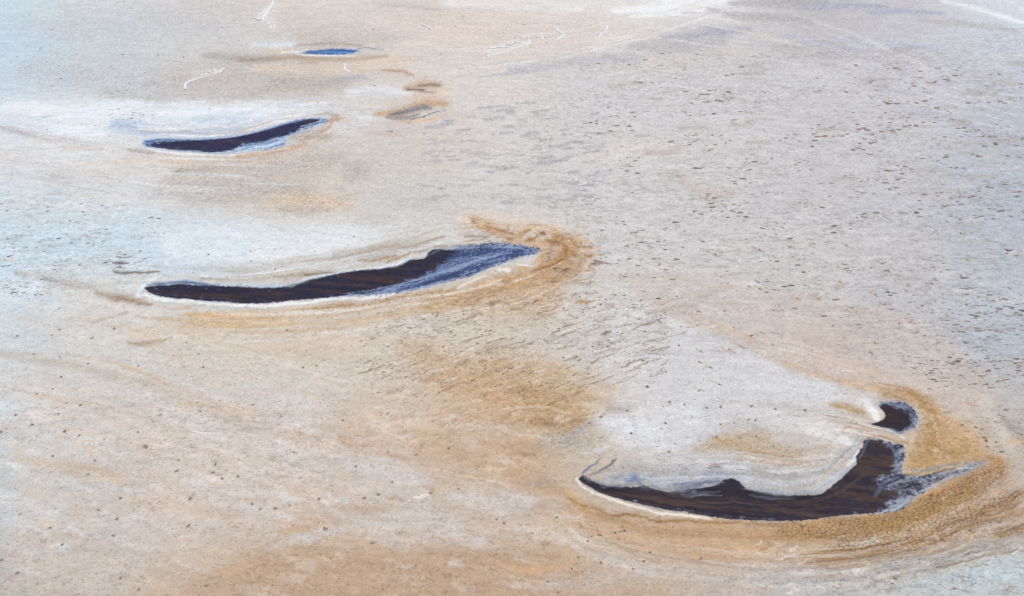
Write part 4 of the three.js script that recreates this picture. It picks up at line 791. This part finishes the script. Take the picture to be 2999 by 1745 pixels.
// ---------------------------------------------------------------- white ridges of drifted salt
const saltWhite = new THREE.MeshStandardMaterial({ color: new THREE.Color().setRGB(.84, .83, .8), roughness: .95 });
function ridge(label, lines, lumps = []) {
  const q = rng(Math.round(lines[0][1] * 7 + lines[0][2])), o = new THREE.Group(), [ox, oz] = at(lines[0][1], lines[0][2]);
  o.name = numbered('salt_ridge'); o.position.set(ox, 0, oz); o.userData = { label, category: 'salt ridge', group: 'white ridges of drifted salt' };
  for (const [w, ...p] of lines) {
    const C = []; for (let i = 0; i < p.length; i += 2) { const [x, z] = at(p[i], p[i + 1]); C.push(new THREE.Vector3(x, 0, z)); }
    const curve = new THREE.CatmullRomCurve3(C), L = curve.getLength(), N = Math.max(6, Math.ceil(L / 1.2)), P = [], I = [];
    for (let i = 0; i <= N; i++) {
      const t = i / N, c = curve.getPoint(t), tg = curve.getTangent(t), nx = -tg.z, nz = tg.x, ww = w * 1.75 * (.4 + .6 * Math.sin(Math.PI * Math.min(1, Math.max(.06, t)))) * (.5 + q()), h = .12 + .2 * Math.min(1, w) * (.5 + q());
      const y = heightAt(c.x, c.z);
      for (const [s, e] of [[-1, -.15], [-.45, .7], [.1, 1], [.55, .6], [1, -.15]]) P.push(c.x - ox + nx * ww * (s + (q() - .5) * .3), y + (e > 0 ? h * e : e), c.z - oz + nz * ww * (s + (q() - .5) * .3));
      if (i) for (let s = 0; s < 4; s++) { const a = (i - 1) * 5 + s, b = a + 1, c2 = a + 5, d = a + 6; I.push(a, b, c2, b, d, c2); }
    }
    const g = new THREE.BufferGeometry(); g.setAttribute('position', new THREE.Float32BufferAttribute(P, 3)); g.setIndex(I); g.computeVertexNormals();
    const m = shaded(new THREE.Mesh(g, saltWhite)); m.name = 'crest'; o.add(m);
  }
  const gs = [];
  for (const [x0, y0, x1, y1, spread, n] of lumps) for (let i = 0; i < n; i++) {
    const t = q(), [x, z] = at(lerp(x0, x1, t) + (q() - .5) * spread, lerp(y0, y1, t) + (q() - .5) * spread * .45), r = .16 + q() * q() * .6;
    const g = new THREE.IcosahedronGeometry(1, 1); g.deleteAttribute('uv'); g.scale(r * (1 + q()), .14 + q() * .14, r * (1 + q())); g.rotateY(q() * 6); g.translate(x - ox, heightAt(x, z), z - oz); gs.push(g);
  }
  if (gs.length) { const m = shaded(new THREE.Mesh(mergeGeometries(gs), saltWhite)); m.name = 'salt_crumbs'; m.userData.kind = 'stuff'; o.add(m); }
  scene.add(o);
}
ridge('thin hooked white salt ridge left of and nearer than the small blue pool', [[.38, 543, 263, 541, 246, 556, 237, 582, 228, 602, 222, 628, 217], [.25, 640, 217, 648, 206, 656, 199], [.2, 576, 221, 590, 214, 618, 213, 634, 204], [.2, 530, 250, 545, 244, 560, 240]], [[574, 216, 632, 208, 14, 26]]);
ridge('branching white salt ridge running to the top edge left of centre', [[.45, 798, 4, 794, 16, 784, 29, 773, 44, 770, 57, 784, 63, 786, 72], [.25, 801, 70, 804, 84], [.2, 752, 48, 765, 38, 780, 22], [.2, 744, 60, 756, 58, 770, 60]], [[752, 52, 785, 66, 18, 14]]);
ridge('longest white curved salt ridge with crumbly lumps along its upper side', [[.45, 1424, 164, 1440, 155, 1480, 147, 1530, 134, 1550, 121, 1546, 108]], [[1432, 141, 1482, 135, 10, 26], [1486, 132, 1528, 122, 12, 22], [1530, 108, 1556, 110, 6, 9]]);
ridge('short bent white salt ridge just right of the lumpy long ridge', [[.5, 1579, 102, 1590, 112, 1572, 118]], [[1570, 112, 1600, 108, 8, 8]]);
ridge('thin hook shaped salt ridge pointing right, second hook from the lumpy ridge', [[.4, 1628, 82, 1634, 93, 1650, 101, 1640, 112, 1624, 119]]);
ridge('faint broken pair of salt ridges farthest right of the ridges', [[.32, 1779, 74, 1775, 86, 1773, 96], [.35, 1760, 96, 1757, 104, 1752, 113]], [[1748, 100, 1764, 96, 10, 6]]);
ridge('thin white salt line bending below the small blue pool', [[.26, 1011, 187, 1008, 199, 1020, 210, 1036, 219]]);
ridge('tiny straight white salt line up and right of the blue pool', [[.3, 1234, 71, 1248, 79, 1263, 87]]);

// ---------------------------------------------------------------- shrubs and low clumps
const twigMat = new THREE.MeshStandardMaterial({ color: new THREE.Color().setRGB(.13, .085, .045), roughness: 1 });
const leafMats = [[.42, .27, .12], [.22, .14, .07], [.11, .085, .055]].map(c => new THREE.MeshStandardMaterial({ color: new THREE.Color().setRGB(...c), roughness: 1, side: THREE.DoubleSide }));
const moundMat = new THREE.MeshStandardMaterial({ color: new THREE.Color().setRGB(.54, .44, .34), roughness: 1 });
function strip(g) { const h = g.index ? g.toNonIndexed() : g; for (const k of Object.keys(h.attributes)) if (k !== 'position' && k !== 'normal') h.deleteAttribute(k); return h; }
function makeShrub(seed, kind) {     // about one metre across
  const q = rng(seed), o = new THREE.Group(), tw = [], lf = [];
  for (let i = 0; i < 13; i++) {
    const a = q() * 6.283, e = .1 + q() * 1.0, L = .28 + q() * .26, g = new THREE.CylinderGeometry(.006, .018, L, 3, 1, true);
    g.translate(0, L / 2, 0); g.rotateZ(-(Math.PI / 2 - e)); g.rotateY(a); tw.push(strip(g));
    const tx = Math.cos(a) * Math.cos(e) * L, tz = -Math.sin(a) * Math.cos(e) * L, ty = Math.sin(e) * L;
    for (let s = 0; s < 4; s++) { const r = .03 + q() * .055, c = new THREE.TetrahedronGeometry(r); c.rotateX(q() * 6); c.rotateY(q() * 6); c.translate(tx * (.5 + q() * 1.1) * 1.35 + (q() - .5) * .16, Math.max(.04, ty * (.6 + q() * .5)), tz * (.5 + q() * .8) + (q() - .5) * .12); lf.push(strip(c)); }
  }
  const t = shaded(new THREE.Mesh(mergeGeometries(tw), twigMat)); t.name = 'twigs'; o.add(t);
  const l = shaded(new THREE.Mesh(mergeGeometries(lf), leafMats[kind])); l.name = 'foliage'; o.add(l);
  const m = new THREE.IcosahedronGeometry(.55, 2), P = m.attributes.position; for (let i = 0; i < P.count; i++) { const x = P.getX(i), y = P.getY(i), z = P.getZ(i), n = 1 + (vnoise(x * 4 + seed, z * 4 + y * 3, 9) - .5) * .4; P.setXYZ(i, x * n, y > 0 ? y * .1 * n : -.05, z * n); }
  m.computeVertexNormals(); const mo = shaded(new THREE.Mesh(strip(m), moundMat)); mo.name = 'sand_mound'; o.add(mo);
  return o;
}
const shrubKinds = [[301, 0], [302, 1], [303, 2], [304, 1]].map(a => makeShrub(...a));
const used = [0, 0, 0, 0];
function shrub(sx, sy, size, kind, label, group) {
  if (group === 'tailed shrubs on the right hand flat') { const r = sy > 930 ? 'on the pinkish ground nearest the small round pool' : sx > 2640 ? 'near the right edge' : sy < 760 ? 'in the farther rows right of the rust patch' : 'in the middle of the pinkish flat'; label = 'dark shrub with tan sand tail ' + r; group = 'tailed shrubs ' + r; }
  const o = used[kind]++ ? shrubKinds[kind].clone() : shrubKinds[kind], [x, z] = at(sx, sy), s = size * .68 * rowOf(sy).mpp;
  o.name = numbered('dry_shrub'); o.position.set(x, heightAt(x, z) + .01, z); o.rotation.y = hash(sx | 0, sy | 0, 3) * 6.28; o.scale.set(s * 1.15, s * .9, s * 1.15);
  o.userData = { label, category: 'shrub' }; if (group) o.userData.group = group;
  scene.add(o);
}
const T = (ox, oy, list, fn) => { for (const e of list) fn(ox + e[0] * .397, oy + e[1] * .397, ...e.slice(2)); };
// shrubs that stand out, each with what tells it apart
T(0, 1163, [
  [2400, 972, 20, 0, 'bushiest dark based shrub at the tip of a pale wedge left of the bottom middle'],
  [1078, 365, 22, 0, 'ragged brown shrub with black base, widest on the left tan flat'],
  [130, 1295, 15, 2, 'small shrub with black base near the bottom left corner'],
  [15, 1200, 13, 1, 'shrub cut by the left edge just above the bottom left corner'],
  [10, 255, 15, 0, 'brown shrub cut by the left edge at the top of the lower left flat'],
  [479, 252, 16, 1, 'dark centred shrub with scattered litter, third from the left edge in its row'],
  [236, 203, 15, 1, 'wispy shrub on bluish crust, second from the left edge in its row'],
  [118, 130, 13, 0, 'faint ochre shrub on blue white crust close to the left edge'],
  [585, 283, 11, 2, 'small yellow shrub right of the dark centred shrub near left edge'],
  [890, 745, 15, 0, 'left one of two level shrubs with thin tails on the tan flat'],
  [1405, 750, 16, 1, 'right one of two level shrubs with thin tails on the tan flat'],
  [1392, 950, 17, 0, 'golden rounded shrub without dark base on the lower left tan flat'],
  [865, 898, 14, 0, 'flat golden shrub beneath the left one of two level shrubs'],
  [840, 1022, 14, 1, 'flat shrub with black right end, lowest of three stacked on the left tan flat'],
  [2030, 822, 15, 1, 'brown shrub on the whitish patch beneath the pale straight streak'],
  [890, 1335, 14, 0, 'golden shrub near bottom edge, upper of two on the left'],
  [1025, 1418, 15, 0, 'golden shrub near bottom edge, lower of two on the left'],
  [1525, 1388, 13, 1, 'thin brown shrub with a long tail near the bottom edge left of centre'],
  [1570, 557, 14, 0, 'orange brown shrub left of the pale straight streak'],
  [1640, 600, 13, 0, 'faint orange shrub just below right of the orange brown shrub'],
  [1866, 57, 12, 0, 'light golden shrub on the pale flat high in the lower left'],
  [1182, 133, 11, 1, 'brown shrub with reddish litter above the widest shrub'],
  [1478, 103, 10, 2, 'tiny black shrub with white patch under it on the left flat'],
  [700, 468, 12, 0, 'wispy golden shrub alone on the grey flat left of the widest shrub'],
  [650, 568, 10, 1, 'olive thin shrub beneath the wispy golden shrub on grey flat'],
], (x, y, s, k, l) => shrub(x, y, s, k, l));
T(1000, 1163, [
  [660, 708, 15, 0, 'ochre shrub with a white fan shaped tail to its left'],
  [170, 745, 14, 2, 'left of two slanting dark shrubs on the pale middle flat'],
  [275, 720, 13, 2, 'right of two slanting dark shrubs on the pale middle flat'],
  [230, 1075, 13, 1, 'brown shrub with long slanting tail left of the bottom centre'],
  [1915, 143, 13, 2, 'dark shrub at the tip where the ochre apron meets white salt'],
  [2138, 265, 12, 2, 'dark blob shrub on white salt above the left tip of the nearest pool'],
  [2415, 403, 11, 2, 'dark round shrub on grey crust above the middle of the nearest pool'],
  [2110, 98, 12, 1, 'brown shrub on white salt right of the ochre apron tip'],
  [1395, 1065, 1, 1, ''],
].filter(e => e[4]), (x, y, s, k, l) => shrub(x, y, s, k, l));
T(1000, 582, [
  [1395, 1065, 14, 0, 'ochre shrub among diagonal scour streaks in the middle of the flat'],
  [2255, 1382, 17, 1, 'widest brown shrub on pale crust right of the streaked middle'],
  [1820, 262, 10, 1, 'small brown shrub at the right fringe of the rust patch'],
  [95, 280, 9, 2, 'lone black dot shrub on clean white crust above the long crescent pool'],
], (x, y, s, k, l) => shrub(x, y, s, k, l));
// shrubs nothing tells apart, by the ground they stand on
const many = (ox, oy, label, group, s0, list) => { const q = rng(ox * 3 + oy); T(ox, oy, list, (x, y) => shrub(x, y, s0 * (.8 + q() * .5), q() * 4 | 0, label, group)); };
many(0, 1163, 'small faint dry shrub scattered on the tan flat in the lower left', 'faint shrubs on the lower left flat', 10, [[390, 434], [1318, 465], [278, 1376], [2440, 1187], [433, 122], [490, 45], [1020, 260], [2168, 405], [2137, 800], [2010, 1385], [595, 60], [1590, 495], [1305, 545], [370, 962], [725, 833], [145, 862], [460, 1085], [1920, 825], [1860, 790], [2355, 750], [1755, 585]]);
many(1000, 1163, 'small dry shrub on the tan ground below the nearest crescent pool', 'shrubs on the tan apron below the nearest pool', 10, [[1145, 905], [1200, 932], [1408, 1005], [1590, 888], [1818, 1062], [1848, 1030], [1895, 1020], [1915, 1022], [2045, 1053], [2055, 997], [2080, 993], [2095, 988], [2445, 961], [1140, 1165], [1845, 1290], [1915, 1225], [1525, 1362], [1600, 1440], [2150, 1270], [1745, 1183], [305, 1413], [1700, 1268], [2020, 1005], [2070, 960], [2230, 1215], [2275, 1150], [2655, 1192]]);
many(1000, 1163, 'small dry shrub on the blotchy pale ground left of the bottom centre', 'shrubs on the blotchy middle ground', 10, [[108, 512], [375, 628], [345, 405], [795, 378], [865, 680], [340, 120], [10, 170], [555, 425]]);
many(1999, 1163, 'small dark shrub on the pale island inside the nearest crescent', 'shrubs on the island inside the nearest crescent', 10, [[182, 80], [283, 72], [905, 98], [685, 88], [280, 200], [380, 190], [510, 65], [490, 165], [545, 290], [420, 300], [540, 170], [250, 290], [-95, 35], [-125, 190], [-55, 345]]);
many(1999, 1163, 'small brown shrub on the far right ground beside the hooked pool', 'shrubs right of the hooked pool', 13, [[2060, 210], [2225, 300], [2240, 325], [2385, 95], [2165, 225], [2310, 335], [2355, 405], [2250, 370], [2000, 1413], [1570, 1340], [2120, 990], [2420, 990]]);
many(1999, 582, 'small dark shrub with a tan tail of sand on the right hand flat', 'tailed shrubs on the right hand flat', 8, TAILED);
many(0, 582, 'small dark shrub on the pale ground below the long crescent pool', 'shrubs below the long crescent pool', 9, [[440, 812], [440, 970], [385, 1010], [130, 1015], [250, 1150], [445, 1172], [650, 1218], [843, 960], [1465, 1143], [1280, 1157], [1022, 1235], [390, 1402], [275, 1437], [2335, 1230], [453, 1316], [680, 1032], [2235, 1243], [1375, 1060], [2118, 968], [1500, 1240]]);
many(0, 582, 'tiny dark shrub on the white island above the long crescent pool', 'shrubs above the long crescent pool', 7, [[2028, 376], [1855, 462], [1850, 392], [2032, 522], [2080, 502], [1640, 520], [1425, 548], [1538, 413]]);
many(1000, 582, 'small dark shrub on the speckled pale flat right of the rust patch', 'shrubs right of the rust patch', 9, [[2240, 975], [2490, 1080], [1638, 1166], [2505, 942], [1585, 55], [2395, 1275], [1810, 1392], [1750, 1388]]);
many(0, 0, 'tiny black shrub dotted over the far left of the salt flat', 'shrubs on the far left of the flat', 6, [[527, 607], [347, 457], [433, 483], [1165, 412], [128, 420], [604, 912], [347, 955], [337, 862], [1545, 803], [835, 507], [1780, 338], [2385, 405], [1355, 425], [295, 362], [222, 110], [1078, 238], [1980, 330], [700, 925], [1075, 535], [1760, 303], [2345, 757]]);
many(1000, 0, 'tiny black shrub dotted over the far middle of the salt flat', 'shrubs on the far middle of the flat', 6, [[1367, 1280], [1018, 1100], [1797, 1000], [1365, 1380], [738, 400], [880, 507], [1923, 685], [350, 967], [325, 133], [895, 122], [840, 198], [685, 190], [1030, 90], [1095, 70], [1365, 90], [1775, 937], [1120, 995], [755, 1103], [425, 1277], [295, 1220]]);
many(1999, 0, 'tiny dark shrub on the far right of the salt flat', 'shrubs on the far right of the flat', 7, [[1370, 1328], [317, 1058], [925, 1193], [600, 963], [772, 993], [1240, 287], [660, 1170], [735, 1425], [1270, 575], [2370, 1210]]);

// low dark clumps of dead saltbush and curled crust: thousands, the largest 300 as single things
const clumpGeos = [401, 402, 403].map(s => {
  const q = rng(s), g = new THREE.IcosahedronGeometry(.5, 1), P = g.attributes.position;
  for (let i = 0; i < P.count; i++) { const x = P.getX(i), y = P.getY(i), z = P.getZ(i), n = .75 + vnoise(x * 5 + s, y * 5 + z * 7, s) * .55; P.setXYZ(i, x * n, y > 0 ? y * n : -.1, z * n); }
  g.computeVertexNormals(); return strip(g);
});
const clumpCols = [[.28, .2, .14], [.18, .15, .13], [.34, .24, .17], [.27, .235, .2]].map(c => new THREE.Color().setRGB(...c));
const clumpMats = clumpCols.map(c => new THREE.MeshStandardMaterial({ color: c, roughness: 1 }));
const clumps = [];
{
  const q = rng(991), gs = () => (q() + q() + q() - 1.5) / 1.5;
  const field = (n, x0, x1, y0, y1, w, slope, region, o = {}) => {
    for (let i = 0; i < n; i++) {
      const cx = x0 + q() * (x1 - x0), cy = y0 + q() * (y1 - y0), cl = 1 + (q() * q() * (o.cl ?? 6)) | 0;
      if (o.keep && !o.keep(cx, cy, q())) continue;
      for (let k = 0; k < cl; k++) {
        const x = cx + gs() * (o.sp ?? 26) * Math.min(cl, 4) * .5, y = cy - (x - cx) * slope + gs() * (o.sp ?? 26) * .22;
        clumps.push({ x, y, w: w * (.34 + q() * q() * 1.75), t: slope, c: o.dark && q() < .6 ? 1 : q() * 4 | 0, v: q() * 3 | 0, region, r: q() });
      }
    }
  };
  const lump = (x, y) => fbm(x * .011, y * .022, 501, 3);
  field(1100, 1720, 3010, 140, 640, 11, .05, 'right', { keep: (x, y, r) => r < sstep(.42, .62, lump(x, y)) * (y > 200 + (2600 - x) * .12 ? 1 : .25) + .07 });
  field(800, 1750, 3010, 560, 1010, 11, .06, 'right', { keep: (x, y, r) => r < (sstep(.42, .62, lump(x, y)) + .06) * (y < 720 + (x - 1750) * .35 ? 1 : .15) });
  field(170, 2650, 3010, 860, 1100, 10, .0, 'edge', { cl: 5, sp: 20 });
  field(120, 2700, 3010, 1050, 1140, 13, .02, 'edge', { cl: 3 });
  field(700, 1060, 1960, 860, 1170, 7, .42, 'streaks', { cl: 7, sp: 22, keep: (x, y) => !(x > 1680 && y > 1100) });
  field(90, 1560, 2000, 700, 830, 9, .05, 'right', { cl: 5 });
  field(110, 10, 470, 690, 790, 8, .16, 'left', { cl: 5, sp: 22, dark: 1 });
  field(60, 0, 150, 810, 870, 6, .1, 'left', { cl: 4, sp: 18, dark: 1 });
  field(36, 310, 450, 318, 372, 6, .1, 'left', { cl: 4, sp: 16, dark: 1 });
  field(300, 380, 900, 1170, 1420, 5, .3, 'speckle', { cl: 5, sp: 22, keep: (x, y, r) => r < sstep(.4, .6, lump(x + 900, y)) + .1 });
  field(120, 0, 300, 1180, 1300, 4.5, .2, 'speckle', { cl: 4 });
  field(150, 820, 1240, 1020, 1260, 5, .2, 'speckle', { cl: 3 });
  field(110, 0, 900, 10, 300, 5, .02, 'farleft', { cl: 2, dark: 1 });
  field(200, 1000, 1700, 10, 600, 5, .05, 'farmid', { cl: 3, keep: (x, y, r) => r < sstep(.42, .6, lump(x, y + 300)) + .1 });
  field(60, 0, 500, 570, 690, 7, .1, 'left', { cl: 2, dark: 1 });
  field(60, 1700, 2050, 1160, 1330, 6, .3, 'streaks', { cl: 4, dark: 1 });
  field(110, 2540, 3010, 1560, 1745, 6, .25, 'corner', { cl: 4, dark: 1 });
  field(60, 2880, 3010, 1180, 1330, 6, -.2, 'edge', { cl: 5 });
  field(16, 1415, 1475, 708, 722, 6, .12, 'prints', { cl: 1, dark: 1 });
  field(14, 510, 620, 490, 505, 9, .16, 'left', { cl: 3, dark: 1 });
}
const REGION = {
  right: ['small low dark brown clump on the speckled grey flat in the right half', 'low clumps on the speckled right flat'],
  edge: ['low brown clump among the dense ones on blue white crust at the right edge', 'low clumps at the right edge'],
  streaks: ['tiny brown clump among the diagonal scour streaks in the middle', 'low clumps among the scour streaks'],
  left: ['small dark clump on blue white crust on the left side', 'low clumps on the left blue white crust'],
  speckle: ['tiny brown clump in the speckled patches of the lower left flat', 'low clumps on the lower left flat'],
  farleft: ['tiny dark clump on the far left grey crust', 'low clumps on the far left crust'],
  farmid: ['tiny dark clump on the far middle crust', 'low clumps on the far middle crust'],
  corner: ['small dark clump on blue grey crust in the bottom right corner', 'low clumps in the bottom right corner'],
  prints: ['dark hoof like dent mark on the blue right end of the long pool', 'dent marks on the blue pool end'],
};
{
  for (const c of clumps) c.inside = c.x > 0 && c.x < W && c.y > 0 && c.y < H;
  clumps.sort((a, b) => (b.inside - a.inside) || b.w - a.w);
  const M = new THREE.Matrix4(), Q = new THREE.Quaternion(), E = new THREE.Euler(), rest = [[], [], []], first = {};
  const place = c => {
    const R = rowOf(c.y), [x, z] = at(c.x, c.y), s = c.w * R.mpp, dz = s * (.11 + c.r * .17) / Math.max(.35, R.k), yaw = Math.atan(c.t / R.k) * (.6 + c.r * .6);
    return [new THREE.Vector3(x, heightAt(x, z), z), new THREE.Vector3(s, Math.min(.2, s * (.06 + c.r * .07)), dz), yaw];
  };
  clumps.forEach((c, i) => {
    const [p, s, yaw] = place(c);
    if (i < 300) {
      const key = c.v + '/' + c.c, m = first[key] ? first[key].clone() : (first[key] = shaded(new THREE.Mesh(clumpGeos[c.v], clumpMats[c.c])));
      m.name = numbered('saltbush_clump'); m.position.copy(p); m.scale.copy(s); m.rotation.y = yaw;
      let [label, group] = REGION[c.region];
      if (c.region === 'right') { const r = c.y < 330 ? 'just below the far grey drifts' : c.x > 2620 && c.y < 760 ? 'close to the right edge' : c.x < 2060 && c.y < 640 ? 'beside the far middle crust patches' : c.y < 640 ? 'in the middle of the right half' : c.x < 2200 ? 'right of the rust patch' : 'above the salt behind the small round pool'; label = 'low dark clump on speckled grey flat ' + r; group = 'low clumps ' + r; } m.userData = { label, category: 'clump', group }; scene.add(m);
    } else rest[c.v].push([p, s, yaw, c.c]);
  });
  rest.forEach((r, v) => {
    const im = new THREE.InstancedMesh(clumpGeos[v], new THREE.MeshStandardMaterial({ color: 0xffffff, roughness: 1 }), r.length);
    r.forEach(([p, s, yaw, c], i) => { M.compose(p, Q.setFromEuler(E.set(0, yaw, 0)), s); im.setMatrixAt(i, M); im.setColorAt(i, clumpCols[c]); });
    im.name = numbered('saltbush_scatter'); shaded(im); im.userData = { kind: 'stuff', label: 'countless tiny dark specks of dead saltbush strewn over the flat', category: 'scrub' }; scene.add(im);
  });
  console.log('clumps', clumps.length);
}
renderer.render(scene, camera);
